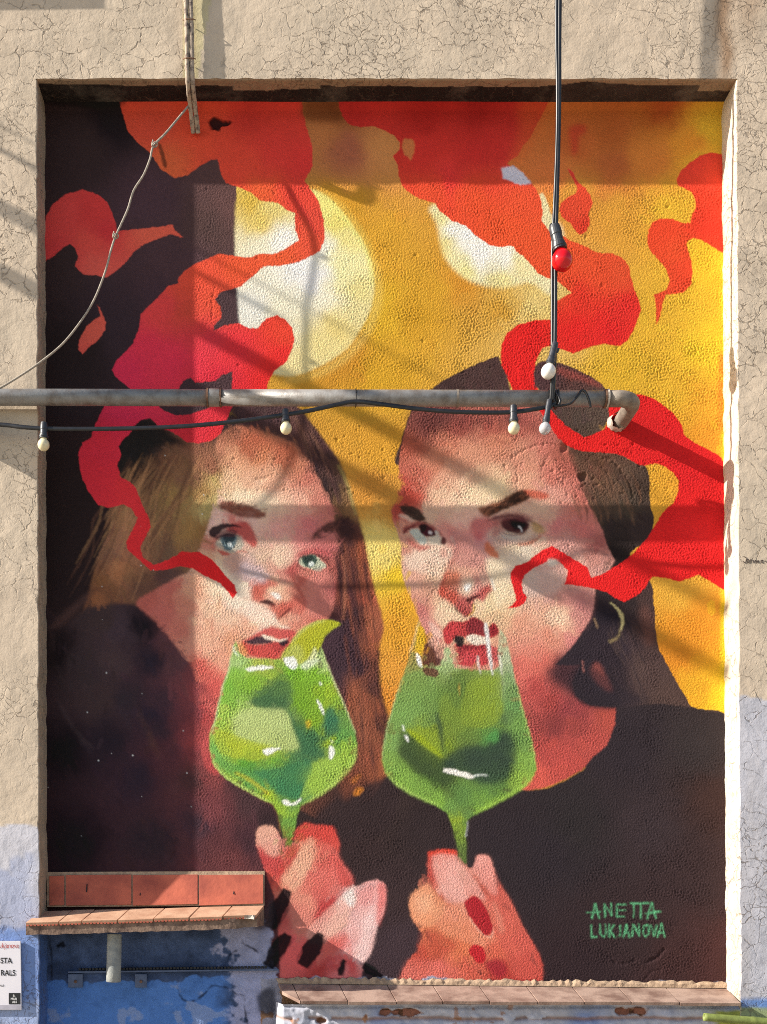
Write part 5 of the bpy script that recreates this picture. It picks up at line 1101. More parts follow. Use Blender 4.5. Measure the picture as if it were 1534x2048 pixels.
# ------------------------------------------------------------------ facade around the niche
def arris_l(y): return 90.0 + (y - 200) * 0.0028
def arris_r(y): return 1444.0 + (y - 200) * 0.0046
TOP = 210.0
BOT = 2500.0
BEIGE = lin('c2b29e') * 1.16
fn = smooth_noise(700, 700, 40, 61, 5)
fn2 = smooth_noise(700, 700, 12, 62, 3)
def clamp(v, lo, hi): return lo if v < lo else (hi if v > hi else v)
def facade_col(x, y):
    """x, y ortho pixels on the facade plane -> albedo"""
    i = int(clamp((y + 500) / 5, 0, 699)); j = int(clamp((x + 500) / 4, 0, 699))
    n = fn[i, j]; n2 = fn2[i, j]
    c = BEIGE * (1 + 0.10 * n + 0.05 * n2)
    pink = clamp(0.5 + n, 0, 1)
    c = c * (1 - 0.12 * pink) + np.array(lin('c8a892')) * 0.12 * pink
    iy = VPY + (y - VPY) * CAM_D / (CAM_D - D); ix = VPX + (x - VPX) * CAM_D / (CAM_D - D)
    if ix < 300:
        t = clamp((iy - 1648 + n * 20 + n2 * 5) / 2, 0, 1)
        c = c * (1 - t) + lin('c8c6ce') * (1 + 0.08 * n2) * t
        b = clamp((iy - 1700 + n * 170 + n2 * 70) / 14, 0, 1) * 0.32 + clamp((iy - 1850 + n * 60 + n2 * 25) / 16, 0, 1) * 0.5
        b = b * clamp((95 - ix + (iy - 1800) * 0.3 + 40 * n2) / 50, 0.15, 1)
        c = c * (1 - b) + lin('5c84c8') * b
        w = clamp((iy - 1995 + n2 * 12) / 12, 0, 1) * 0.35
        c = c * (1 - w) + lin('c8d0e0') * w
    if ix > 1300:
        t = clamp((iy - 1398 + n * 22 + n2 * 4) / 2, 0, 1)
        c = c * (1 - t) + lin('bebdc6') * (1 + 0.06 * n) * t
        u = clamp((iy - 1995 + n * 14) / 8, 0, 1) * clamp((2040 - iy) / 8, 0, 1)
        c = c * (1 - u) + lin('6c8cc4') * u
        mo = clamp((iy - 2016 + n * 10 + n2 * 6) / 6, 0, 1) * 0.8
        c = c * (1 - mo) + lin('98a050') * (1 + 0.2 * n2) * mo
        st = math.exp(-((ix - 1450 - 14 * n2) / 16) ** 2) * clamp((190 - iy) / 60, 0, 1)
        st2 = math.exp(-((ix - 1500 - 10 * n2) / 30) ** 2) * clamp((120 - iy) / 100, 0, 1)
        c = c * (1 - 0.75 * clamp(st + 0.5 * st2, 0, 1)) + lin('8c6440') * 0.75 * clamp(st + 0.5 * st2, 0, 1)
    # pale patch beside the cable pair
    px0 = 366; px1 = 421 - (iy) * 0.17
    if px0 < ix + n2 * 2 < px1 and iy < 158:
        c = lin('cdbf98') * (1 + 0.05 * n)
    return c

fv, ff, fc = [], [], []
def add_grid(Pg, Cg):
    r, c_ = len(Pg), len(Pg[0])
    b = len(fv)
    for row, crow in zip(Pg, Cg):
        fv.extend(row); fc.extend(crow)
    for i in range(r - 1):
        for j in range(c_ - 1):
            ff.append((b + i * c_ + j, b + (i + 1) * c_ + j, b + (i + 1) * c_ + j + 1, b + i * c_ + j + 1))

jl = smooth_noise(1, 700, 6, 71, 4)[0]; jr = smooth_noise(1, 700, 6, 72, 4)[0]; jt = smooth_noise(1, 700, 6, 73, 4)[0]
ys_side = np.concatenate([np.arange(TOP, 2080, 5.0), np.arange(2080, BOT + 1, 40)])
BEV = 0.004
def side(which):
    Pg, Cg = [], []
    for k, y in enumerate(ys_side):
        chip = (jl if which == 'l' else jr)[k % 700] * 2.4
        if which == 'l':
            e = arris_l(y) + chip
            xs = np.concatenate([[-900, -400, -150], np.arange(-60, e - 2, 5.0)[:26]])
            xs = np.concatenate([xs, np.linspace(xs[-1] + 4, e - BEV / PX, 4)])
        else:
            e = arris_r(y) + chip
            xs = np.concatenate([np.linspace(e + BEV / PX, e + 14, 4), e + 14 + np.arange(5, 130, 5.0), [1750, 2000, 2400]])
        row = [O(x, y, D) for x in xs]
        crow = [facade_col(x, y) for x in xs]
        rev = [O(e, y, D - BEV)] + [O(e, y, D * (1 - q) - BEV) for q in (0.2, 0.4, 0.6, 0.8, 1.1)]
        if which == 'l':
            low = np.clip((y - 1835) / 20, 0, 1)
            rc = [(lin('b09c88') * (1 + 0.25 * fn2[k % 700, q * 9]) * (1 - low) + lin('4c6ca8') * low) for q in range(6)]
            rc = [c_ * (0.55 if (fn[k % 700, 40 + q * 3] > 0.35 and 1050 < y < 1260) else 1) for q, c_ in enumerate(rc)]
            row = row + rev; crow = crow + rc
        else:
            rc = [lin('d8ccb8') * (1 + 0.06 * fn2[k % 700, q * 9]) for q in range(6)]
            if 300 < y < 1425:
                ed = 0.35 + 0.3 * fn[k % 700, 5]
                rc[5] = rc[5] * (1 - ed) + lin('e8c810') * ed
            row = rev[::-1] + row; crow = rc[::-1] + crow
        Pg.append(row); Cg.append(crow)
    add_grid(Pg, Cg)
side('l'); side('r')
# lintel and everything above
xs_top = np.concatenate([[-900, -400, -150], np.arange(-60, 1640, 5.0), [1750, 2000, 2400]])
Pg, Cg = [], []
for y in np.concatenate([[-2200, -800, -300], np.arange(-40, TOP - 6, 5.0), [TOP - 4]]):
    Pg.append([O(x, y, D) for x in xs_top]); Cg.append([facade_col(x, y) for x in xs_top])
def tl(x, k):
    inside = arris_l(TOP) - 1 < x < arris_r(TOP) + 1
    return TOP + (jt[k % 700] * 2.2 if inside else 2)
Pg.append([O(x, tl(x, k) - 2, D) for k, x in enumerate(xs_top)]); Cg.append([facade_col(x, TOP) for x in xs_top])
add_grid(Pg, Cg)
# soffit with overspray of dark paint
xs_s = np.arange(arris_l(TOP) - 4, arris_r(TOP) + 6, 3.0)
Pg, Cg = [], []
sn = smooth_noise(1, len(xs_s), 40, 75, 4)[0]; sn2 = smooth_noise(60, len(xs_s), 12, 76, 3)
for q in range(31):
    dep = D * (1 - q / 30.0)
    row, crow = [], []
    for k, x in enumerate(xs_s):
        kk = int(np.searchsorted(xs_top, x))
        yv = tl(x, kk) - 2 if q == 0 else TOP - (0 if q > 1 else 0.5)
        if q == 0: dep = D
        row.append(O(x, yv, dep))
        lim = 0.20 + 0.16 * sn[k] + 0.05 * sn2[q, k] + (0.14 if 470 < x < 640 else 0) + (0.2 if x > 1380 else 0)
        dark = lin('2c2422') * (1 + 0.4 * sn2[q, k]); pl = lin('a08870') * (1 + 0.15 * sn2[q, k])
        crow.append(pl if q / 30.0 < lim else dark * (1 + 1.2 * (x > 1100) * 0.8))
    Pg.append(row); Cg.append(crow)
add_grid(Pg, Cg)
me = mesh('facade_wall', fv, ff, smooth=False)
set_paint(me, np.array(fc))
facade = put('facade_wall', me, paint_mat('old_plaster', rough=0.88, grain=0.00040, grain_scale=210, cracks=1.0, mottle=0.22, spec=0.2))
tag(facade, 'beige plaster facade with crackled paint around the painted niche', 'wall', kind='thing')
# faint handwriting on the right pier
sc_ = [[(1487, 1113), (1493, 1116), (1490, 1126), (1486, 1122)], [(1493, 1120), (1497, 1119), (1498, 1124), (1495, 1125), (1494, 1121)], [(1500, 1125), (1501, 1119), (1505, 1121)], [(1506, 1125), (1507, 1120)], [(1509, 1126), (1511, 1120), (1514, 1125), (1516, 1120), (1518, 1126)], [(1521, 1122), (1526, 1120), (1523, 1125), (1528, 1126)], [(1530, 1121), (1534, 1125), (1540, 1122)]]
sb_ = MB()
for st in sc_:
    sb_.tube([Vector(p) for p in catmull([W(x, y, D + 0.0012) for x, y in st], 4)], 0.0011, 5)
sb_.build('handwriting', simple_mat('pen_ink', '3c2c28', 0.8), facade)
# masonry mass behind, so the wall is a solid body
MB().box((-3.0, 0.06, 0), (-1.0, 0.5, 9)).box((-1.0, 0.06, 0), (3.2, 0.5, 9)).build('wall_core', simple_mat('core', 'b0a28c'), facade)

# ------------------------------------------------------------------ street ground (below the frame)
g = MB().add([(-60, -60, 0), (60, -60, 0), (60, 1, 0), (-60, 1, 0)], [(0, 1, 2, 3)]).build('pavement', simple_mat('pavement_stone', 'a59a88', 0.9, scale=6, bump_d=0.002))
g['kind'] = 'structure'

# ------------------------------------------------------------------ materials for the objects
M_TERRA = simple_mat('terracotta', 'c0644c', 0.8, scale=9, col2='96483a', bump_d=0.0012, bscale=60)
M_TERRA2 = simple_mat('terracotta_worn', 'c49c80', 0.85, scale=16, col2='a67a60', bump_d=0.0008)
M_SILL = simple_mat('sill_tile', 'a48a7c', 0.85, scale=11, col2='74594e', bump_d=0.001, thr=(0.4, 0.65))
M_BRICK = simple_mat('old_brick', '9a6450', 0.9, scale=30, col2='6c4438', bump_d=0.002)
M_MORTAR = simple_mat('mortar', 'b49a80', 0.95, scale=60, col2='8c7460', bump_d=0.003, bscale=90)
M_CEMENT = simple_mat('stained_cement', '8c7464', 0.95, scale=26, col2='4c3a34', bump_d=0.003, bscale=70)
M_BLACK = simple_mat('black_rubber', '1a1a1c', 0.38, scale=50, col2='26262a', spec=0.5)
M_HOLD = simple_mat('lampholder_plastic', '2a2c32', 0.45, scale=60, col2='3a3c42')
M_STEEL = simple_mat('painted_steel_pipe', '8e8c8a', 0.45, 0.2, scale=22, col2='6e655e', bump_d=0.0009, bscale=70, thr=(0.42, 0.72))
M_ELBOW = simple_mat('weathered_elbow', '8c8276', 0.7, scale=40, col2='6c6056', bump_d=0.0012, bscale=90)
M_RUST = simple_mat('rusty_band', '8a6a54', 0.7, 0.3, scale=60, col2='5c3c2c', bump_d=0.001)
M_DAUB = simple_mat('white_filler', 'cfc6ba', 0.95, scale=50, col2='8c7c70', bump_d=0.004, bscale=120)
M_ROPE = simple_mat('grey_cord', 'b0a698', 0.85, scale=120, col2='847a70', bump_d=0.0008, bscale=700)
M_CONDUIT = simple_mat('peeling_conduit', 'ab9a88', 0.8, scale=55, col2='5c4c46', bump_d=0.001, bscale=200, thr=(0.48, 0.66))
M_STUB = simple_mat('grey_render_pipe', '9a9c98', 0.9, scale=40, col2='7a7e80', bump_d=0.002, bscale=160)
M_RAIL = simple_mat('blue_grey_steel', '5c6a88', 0.5, 0.4, scale=30, col2='485470')
M_PAPER = simple_mat('poster_board', 'dcd8de', 0.5, scale=5, col2='d2ced8')
M_INK = simple_mat('black_ink', '16161a', 0.6)
M_REDINK = simple_mat('red_ink', 'b83a34', 0.6)
M_WHITEINK = simple_mat('white_ink', 'e0dede', 0.6)
M_BAMBOO = simple_mat('green_bamboo', '808c48', 0.6, scale=25, col2='646c34', bump_d=0.0006)
M_TIE = simple_mat('cable_tie', '202024', 0.4)

def bulb_mat(name, col_, trans=0.0, rough=0.25):
    m, nt, b = new_mat(name)
    c = lin(col_)
    f = ramp(nt, noise(nt, 60, 3), [(0.4, 0.0), (0.75, 1.0)])
    nt.links.new(mixc(nt, f, tuple(c), tuple(c * 0.9)), b.inputs['Base Color'])
    b.inputs['Roughness'].default_value = rough
    b.inputs['Subsurface Weight'].default_value = 0.25
    b.inputs['Subsurface Radius'].default_value = (0.01, 0.01, 0.01)
    b.inputs['Transmission Weight'].default_value = trans
    return m
M_BWHITE = bulb_mat('milk_bulb', 'e6e2dc')
M_BCREAM = bulb_mat('cream_bulb', 'e4d8b4')
M_BRED = bulb_mat('red_bulb', 'd0101c', rough=0.15)
M_BFROST = bulb_mat('frosted_bulb', 'd8dade', trans=0.45, rough=0.5)

# ------------------------------------------------------------------ ledge with terracotta tiles, lower left of the niche
prn = random.Random(4)
ledge = empty('tile_ledge', O(300, 1860, 0.1))
tag(ledge, 'terracotta tiled ledge across the lower left corner of the niche', 'ledge')
def slab8(a, b, c, d, up):
    """four corners (front-left, front-right, back-right, back-left) and an offset to the other face"""
    return [a, b, c, d, a + up, b + up, c + up, d + up]
# upright skirting tiles, leaning out at the foot
sk = [97, 130, 264, 397, 528]
for i in range(4):
    x0, x1 = sk[i] + 1.6, sk[i + 1] - 1.6
    ty = 1750 + (2 if i == 0 else 0)
    b0 = [W(x0, 1811, 0.042), W(x1, 1810 - i, 0.042), W(x1, 1811 - i, 0.004), W(x0, 1811, 0.004)]
    t0 = [W(x0, ty, 0.014), W(x1, ty - 1, 0.014), W(x1, ty - 1, 0.0), W(x0, ty, 0.0)]
    MB().hexa(b0 + t0).build('skirting_tile', M_TERRA, ledge, bevel=0.0012)
MB().hexa([W(94, 1814, 0.036), W(529, 1811, 0.036), W(529, 1811, -0.02), W(94, 1814, -0.02), W(94, 1744, 0.006), W(529, 1742, 0.006), W(529, 1742, -0.02), W(94, 1744, -0.02)]).build('mortar_bed', M_MORTAR, ledge)
# little slits in the tiles
for (x, y, h) in ((174, 1768, 16), (281, 1784, 7), (468, 1782, 6)):
    MB().tube([W(x, y, 0.027), W(x - 1, y + h, 0.034)], 0.0022, 6).build('slit', M_INK, ledge)
# sloping top: tiles between seams (front x, back x)
LF0, LF1 = W(50, 1845, 0.205), W(512, 1831, 0.20)
LB0, LB1 = W(80, 1822, 0.05), W(529, 1811, 0.04)
def lp(u, v):
    return (LF0.lerp(LF1, u)).lerp(LB0.lerp(LB1, u), v)
us = [0.0, 0.145, 0.245, 0.40, 0.555, 0.71, 0.855, 1.0]
nrm = Vector((0, -0.34, 0.94))
for i in range(7):
    u0, u1 = us[i] + 0.0025, us[i + 1] - 0.0025
    f1 = 0.0 if i < 6 else 0.10
    jz = lambda: nrm * prn.uniform(-0.0015, 0.0015)
    a, b, c, d = lp(u0, f1 * 0.3) + jz(), lp(u1, f1) + jz(), lp(u1, 1) + jz(), lp(u0, 1) + jz()
    o = -nrm * 0.012
    MB().hexa([a + o, b + o, c + o, d + o, a, b, c, d]).build('ledge_tile', M_TERRA2, ledge, bevel=0.0012)
    # ribbed front edge of the tile
    rb = MB()
    n_ = max(4, int((b - a).length / 0.013))
    for k in range(n_):
        p = a.lerp(b, (k + 0.2) / n_); q = a.lerp(b, (k + 0.8) / n_)
        dn = Vector((0, 0, -0.006)); fw = Vector((0, -0.004, 0))
        p = p + o * 0.7; q = q + o * 0.7
        rb.hexa([p + dn, q + dn, q + dn - fw, p + dn - fw, p + fw * 0, q + fw * 0, q - fw, p - fw])
    rb.build('tile_edge', M_TERRA, ledge)
sl = MB()
o1 = -nrm * 0.0115; o2 = Vector((0, 0, -0.042))
n_ = 44
top, bot = [], []
for k in range(n_ + 1):
    u = k / n_
    f_ = 0.03 + 0.012 * prn.random() + (0.10 if u > 0.93 else 0)
    top.append(lp(u, f_) + o1); bot.append(lp(u, f_ + 0.015 * prn.random()) + o1 + o2 + Vector((0, 0, 0.004 * prn.random())))
tb = [lp(k / n_, 1) + o1 for k in range(n_ + 1)]
tb = [Vector((p.x, 0.02, p.z + 0.004)) for p in tb]; bb = [Vector((p.x, p.y, bot[i].z)) for i, p in enumerate(tb)]
vs_ = top + bot + tb + bb; n1 = n_ + 1
fs_ = []
for k in range(n_):
    fs_ += [(k, k + 1, n1 + k + 1, n1 + k), (n1 + k, n1 + k + 1, 3 * n1 + k + 1, 3 * n1 + k), (2 * n1 + k, 2 * n1 + k + 1, k + 1, k)]
fs_ += [(0, n1, 3 * n1, 2 * n1), (n_, 2 * n1 + n_, 3 * n1 + n_, n1 + n_)]
sl.add(vs_, fs_).build('ledge_slab', M_CEMENT, ledge)
br = MB()
for k in range(9):
    p = lp(0.955 + 0.03 * prn.random(), 0.05 + 0.07 * prn.random()) + o1 * 0.8
    s_ = 0.006 + 0.006 * prn.random()
    br.hexa([p + Vector((sx * s_ * prn.uniform(.6, 1.3), sy * s_ * prn.uniform(.6, 1.3), sz * s_ * .6 * prn.uniform(.6, 1.3))) for sx, sy, sz in ((-1, -1, -1), (1, -1, -1), (1, 1, -1), (-1, 1, -1), (-1, -1, 1), (1, -1, 1), (1, 1, 1), (-1, 1, 1))])
br.build('broken_mortar', M_DAUB, ledge)

# stub of rendered pipe under the ledge
stub = MB()
c0, c1 = W(229, 1868, 0.11), W(227, 1964, 0.11)
stub.lathe(c0, c1 - c0, [(0, 0.0275), (0.06, 0.0285), (0.12, 0.0285), ((c1 - c0).length - 0.003, 0.0285), ((c1 - c0).length, 0.026), ((c1 - c0).length, 0.02), ((c1 - c0).length - 0.05, 0.02)], 28)
so = stub.build('pipe_stub', M_STUB, None, smooth=True)
tag(so, 'short grey rendered pipe hanging below the tiled ledge', 'pipe')

# steel rail on the blue wall
rail = empty('steel_rail', W(345, 1945, 0.01))
tag(rail, 'thin dark steel rail fixed across the blue wall under the ledge', 'rail')
ra = MB(); a, b = W(136, 1943, 0.022), W(557, 1938, 0.022)
ra.hexa([a + Vector((0, 0, -0.006)), b + Vector((0, 0, -0.006)), b + Vector((0, 0.021, -0.006)), a + Vector((0, 0.021, -0.006)), a, b, b + Vector((0, 0.021, 0)), a + Vector((0, 0.021, 0))])
ra.build('rail_bar', M_RAIL, rail)
tp = MB()
for k in range(56):
    p = a.lerp(b, 0.05 + 0.9 * k / 56) + Vector((0, 0.002, 0.004))
    tp.box(tuple(p), tuple(p + Vector((0.009, 0.016, 0.008))))
tp.build('toothed_strip', M_INK, rail)
for x0, x1 in ((136, 166), (270, 294)):
    p = W(x0, 1975, 0.012); q = W(x1, 1948, 0.004)
    MB().box((p.x, p.y, p.z), (q.x, q.y + 0.001, q.z)).build('fixing_plate', M_RAIL, rail, bevel=0.001)
    c = W((x0 + x1) / 2, 1963, 0.013)
    MB().lathe(c, (0, -1, 0), [(0, 0.006), (0.003, 0.006), (0.005, 0.003), (0.005, 0.0)], 14).build('bolt', M_RUST, rail)

# ------------------------------------------------------------------ sill and low masonry at the lower right
sill = empty('niche_sill', O(1000, 1990, 0.1))
tag(sill, 'long sloping clay tile sill under the painting beside the low masonry', 'sill')
SB0, SB1 = W(556, 1966, 0.002), W(1452, 1976, 0.002)
SF0, SF1 = W(572, 2002, 0.185), W(1483, 2005, 0.185)
def sp(u, v):
    return SF0.lerp(SF1, u).lerp(SB0.lerp(SB1, u), v)
seam = [572, 601, 696, 793, 886, 980, 1076, 1169, 1263, 1360, 1483]
for i in range(10):
    u0 = (seam[i] - 572) / 911 + 0.0009; u1 = (seam[i + 1] - 572) / 911 - 0.0009
    dz = Vector((0, 0, prn.uniform(-0.002, 0.002)))
    a, b, c, d = sp(u0, 0) + dz, sp(u1, 0) + dz, sp(u1, 1), sp(u0, 1)
    if i == 0: a = a.lerp(d, 0.5)
    o = Vector((0, 0.004, -0.013))
    MB().hexa([a + o, b + o, c + o, d + o, a, b, c, d]).build('sill_tile', M_SILL, sill, bevel=0.0014)
mj = MB()
k_ = 120
v0, v1 = [], []
for k in range(k_ + 1):
    u = k / k_
    p = sp(u, 0.93) + Vector((0, 0, 0.003)); q = W(550 + 902 * u, 1955 + 9 * u + prn.uniform(-3, 3), 0.003)
    m_ = p.lerp(q, 0.5) + Vector((0, -0.006 * prn.random(), 0.004 * prn.random()))
    v0.append((p, m_, q))
vv = [x for t in v0 for x in t]
mj.add(vv, [(3 * k + r, 3 * k + 3 + r, 3 * k + 4 + r, 3 * k + 1 + r) for k in range(k_) for r in (0, 1)])
mj.build('mortar_joint', M_MORTAR, sill)

low = empty('low_masonry', O(1000, 2050, 0.1))
tag(low, 'rough low masonry under the clay sill with flaking blue white paint', 'wall', kind='thing')
lx = np.arange(552, 1500, 2.5); ly = np.arange(2002, 2120, 2.5)
ln1 = smooth_noise(len(ly), len(lx), 14, 81, 4); ln2 = smooth_noise(len(ly), len(lx), 5, 82, 3); ln3 = smooth_noise(len(ly), len(lx), 40, 83, 3)
LX, LY = np.meshgrid(lx, ly)
course = np.exp(-((LY - 2030 - 3 * ln1) / 3.2) ** 2) * (ln3 > -0.3)
hole = np.zeros_like(LX)
for hx, hy, hw, hh in ((800, 2018, 56, 11), (1245, 2018, 46, 14), (640, 2034, 14, 6)):
    hole = np.maximum(hole, np.clip((1.0 - np.hypot((LX - hx) / hw, (LY - hy) / hh)) * 2.5 + ln1 * 2.4 + ln2 * 0.8, 0, 1) * (np.hypot((LX - hx) / hw, (LY - hy) / hh) < 1.7))
gap = np.exp(-((LY - 2007 - 2 * ln1) / 2.2) ** 2)
dep_ = D - 0.008 + 0.010 * ln1 + 0.005 * ln2 - 0.012 * course - 0.035 * hole - 0.012 * gap
left_edge = np.clip((LX - 552) / 14, 0, 1)
dep_ = dep_ * left_edge + 0.03 * (1 - left_edge)
Pl = np.stack([(LX - 767) * PX, -dep_, EYE + (VPY - LY) * PX], -1)
me = grid_mesh('masonry_face', Pl)
wc = lin('b4b6c4')[None, None] * (1 + 0.2 * ln2[..., None]); bl_ = lin('6c88c0')[None, None]
t = np.clip(ln3 * 2.2, 0, 1)[..., None] * 0.7
cc = wc * (1 - t) + bl_ * t
bare = np.clip(course * 0.8 + hole * 1.5 + (ln1 > 0.5) * 0.7, 0, 1)[..., None]
cc = cc * (1 - bare) + lin('a07458') * (1 + 0.3 * ln2[..., None]) * bare
gr = np.clip((LX - 1395 + 14 * ln1) / 20, 0, 1)[..., None] * np.clip((LY - 2012 + 8 * ln1) / 6, 0, 1)[..., None]
cc = cc * (1 - gr) + lin('a4a850') * (1 + 0.2 * ln2[..., None]) * gr
set_paint(me, np.clip(cc, 0.02, 0.85).reshape(-1, 3))
put('masonry_face', me, paint_mat('flaking_paint', grain=0.0003, grain_scale=220, mottle=0.2), low)
MB().box((O(566, 0).x, -0.09, 0), (O(1500, 0).x, 0.05, O(0, 1998).z - 0.02)).build('masonry_core', M_CEMENT, low)
for (x, y, w_, h_, dz_) in ((752, 2021, 40, 14, 0.030), (800, 2019, 46, 16, 0.027), (1208, 2019, 34, 18, 0.030), (1248, 2016, 40, 14, 0.026)):
    cxx = O(x + w_ / 2, y, D - dz_)
    q = [Vector((sx * w_ * PX / 2 * prn.uniform(.8, 1.05), 0.02 if sy > 0 else -0.004 * prn.random(), sz * h_ * PX / 2 * prn.uniform(.75, 1.05))) + cxx for sx, sy, sz in ((-1, -1, -1), (1, -1, -1), (1, 1, -1), (-1, 1, -1), (-1, -1, 1), (1, -1, 1), (1, 1, 1), (-1, 1, 1))]
    MB().hexa(q).build('brick', M_BRICK, low, bevel=0.002)

# bamboo rail at the lower right
bam = MB()
p0, p1 = W(1408, 2034, 0.19), W(1640, 2052, 0.19)
prof = []
L_ = (p1 - p0).length
for k in range(41):
    h = L_ * k / 40
    prof.append((h, 0.0155 + 0.0022 * math.exp(-(((h - 0.17) % 0.24 - 0.02) / 0.006) ** 2)))
prof = [(0.03, 0.010), (0.0, 0.011), (0.0, 0.0155)] + prof[1:]
bo = bam.lathe(p0, p1 - p0, prof, 20).build('bamboo_pole', M_BAMBOO, None, smooth=True)
tag(bo, 'green bamboo pole with open end at the foot of the grey wall', 'pole')
# ------------------------------------------------------------------ poster board
po = empty('poster', W(20, 1950, D))
tag(po, 'white mural festival board with black and red lettering below the ledge', 'poster')
PD = D + 0.013
a, b = W(-58, 2020, PD), W(43, 2020, PD); c, d = W(41, 1882, PD), W(-60, 1882, PD)
bk = Vector((0, 0.009, 0))
MB().hexa([a, b, b + bk, a + bk, d, c, c + bk, d + bk]).build('board', M_PAPER, po, bevel=0.0008)
MB().hexa([b + bk + Vector((-.03, 0, .02)), b + bk + Vector((-.012, 0, .02)), b + Vector((-.012, .03, .02)), b + Vector((-.03, .03, .02)), c + bk + Vector((-.03, 0, -.02)), c + bk + Vector((-.012, 0, -.02)), c + Vector((-.012, .03, -.02)), c + Vector((-.03, .03, -.02))]).build('mounting_batten', M_CEMENT, po)
def text(name, s_, x_right, y_base, size_px, mat_, bold=0.0, sx=1.0, shear=0.0, dep=PD + 0.0012):
    cu = bpy.data.curves.new(name, 'FONT')
    cu.body = s_
    cu.align_x = 'RIGHT'
    cu.size = size_px * mpp(dep) * 1.38
    cu.offset = bold
    cu.shear = shear
    ob = bpy.data.objects.new(name, cu)
    C.objects.link(ob)
    dg = bpy.context.evaluated_depsgraph_get()
    me = bpy.data.meshes.new_from_object(ob.evaluated_get(dg))
    bpy.data.objects.remove(ob)
    p = W(x_right, y_base, dep)
    for v in me.vertices:
        x, y = v.co.x * sx, v.co.y
        v.co = Vector((p.x + x, p.y, p.z + y))
    me.name = name
    return put(name, me, mat_, po)
text('red_lettering', 'ukjanova', 37.5, 1896, 10.5, M_REDINK, 0, 0.78, 0.1)
text('black_lettering', 'STA', 24, 1926.5, 11.5, M_INK, 0.0006, 0.85)
text('black_lettering', 'RALS', 31, 1951, 11.5, M_INK, 0.0006, 0.85)
text('small_lettering', 'ALS', 8, 1973, 4, M_INK, 0.0002, 0.9)
a, b = W(17.5, 2008.5, PD + 0.001), W(40.5, 1986, PD + 0.001)
MB().box((a.x, a.y, a.z), (b.x, a.y + 0.002, b.z)).build('logo_square', M_INK, po)
for s_, yb in (('B-', 1993.6), ('MUR', 1999.8), ('ALS', 2006)):
    text('logo_lettering', s_, 34 if s_ != 'B-' else 31, yb, 4.6, M_WHITEINK, 0.0003, 0.95, dep=PD + 0.0022)
MB().hexa([W(-58, 2019, PD + .0006), W(42.5, 2019, PD + .0006), W(42.5, 2019, PD), W(-58, 2019, PD), W(-58, 2010, PD + .0006), W(42.4, 2010, PD + .0006), W(42.4, 2010, PD), W(-58, 2010, PD)]).build('grey_footer', simple_mat('grey_print', 'b0acb8', 0.6), po)

# ------------------------------------------------------------------ conduit pair and cord
cp = empty('conduit_pair', W(380, 160, D))
tag(cp, 'two peeling grey conduits running down the facade into the niche', 'conduit')
def cpath(dx, dd):
    return [W(376 + dx, -700, D + 0.022 + dd), W(376 + dx, -60, D + 0.020 + dd), W(376 + dx, 0, D + 0.020 + dd), W(378 + dx, 60, D + 0.021 + dd), W(378.5 + dx, 120, D + 0.02 + dd), W(380 + dx, 165, D + 0.012 + dd), W(384 + dx, 205, D * 0.62 + dd), W(388 + dx, 240, D * 0.3 + dd), W(391 + dx, 266, 0.012)]
for dx, dd, r in ((-4.5, 0.004, 0.0085), (5, 0, 0.0095)):
    pts = catmull(cpath(dx, dd), 8)
    MB().tube([Vector(p) for p in pts], [r * (1 + 0.10 * prn.uniform(-1, 1)) for _ in pts], 10).build('conduit', M_CONDUIT, cp, smooth=True)
for y in (40, 118):
    MB().tube([W(366, y, D + 0.012), W(372, y - 2, D + 0.034), W(386, y - 2, D + 0.034), W(391, y, D + 0.012)], 0.0022, 6).build('wire_clip', M_RUST, cp)
cord = empty('grey_cord', W(190, 500, D))
tag(cord, 'knotted grey cord slung from the conduits down to the pipe', 'cord')
cpts = [W(376, 213, 0.085), W(352, 242, 0.11), W(330, 268, 0.135), W(307, 292, 0.15), W(300, 318, 0.152), W(287, 350, 0.155), W(267, 382, 0.16), W(255, 420, 0.165), W(232, 471, 0.175), W(222, 500, 0.18), W(210, 545, 0.185), W(188, 600, 0.19), W(160, 645, 0.195), W(125, 688, 0.20), W(84, 722, 0.205), W(40, 752, 0.205), W(-4, 778, 0.205), W(-60, 805, 0.20)]
MB().tube([Vector(p) for p in catmull(cpts, 6)], 0.0042, 8).build('cord_strand', M_ROPE, cord, smooth=True)
for (x, y, dp) in ((309, 289, 0.152), (231, 472, 0.177)):
    k1 = [W(x - 5, y + 2, dp + .006), W(x, y - 5, dp + .009), W(x + 6, y - 1, dp + .004), W(x + 2, y + 5, dp - .004), W(x - 5, y + 2, dp + .005), W(x - 3, y - 9, dp + .006)]
    MB().tube([Vector(p) for p in catmull(k1, 5)], 0.0026, 6).build('knot', M_ROPE, cord, smooth=True)

# ------------------------------------------------------------------ steel pipe
pipe = empty('steel_pipe', W(700, 795, 0.19))
tag(pipe, 'grey steel pipe crossing the painting and bending back into the wall', 'pipe')
PR = 0.0305
yL, yR = 794.5, 797.5
def pa(x): return W(x, yL + (yR - yL) * x / 1250.0, 0.19)
MB().tube([pa(-700), pa(-100), pa(0), pa(426)], PR, 32).build('pipe_length', M_STEEL, pipe, smooth=True)
MB().tube([pa(427), pa(800), pa(1214)], PR, 32).build('pipe_length', M_STEEL, pipe, smooth=True)
MB().tube([pa(418), pa(439)], PR + 0.0022, 32).build('coupling', M_STEEL, pipe, smooth=False, bevel=0.0)
for x in (415.5, 441.5):
    MB().tube([pa(x - 1.5), pa(x + 1.5)], PR + 0.0042, 32).build('coupling_rim', M_RUST, pipe)
MB().tube([pa(912.5), pa(916.5)], PR + 0.0012, 32).build('joint_mark', M_ELBOW, pipe)
MB().tube([pa(1208), pa(1211.5)], PR + 0.004, 32).build('rust_band', M_RUST, pipe)
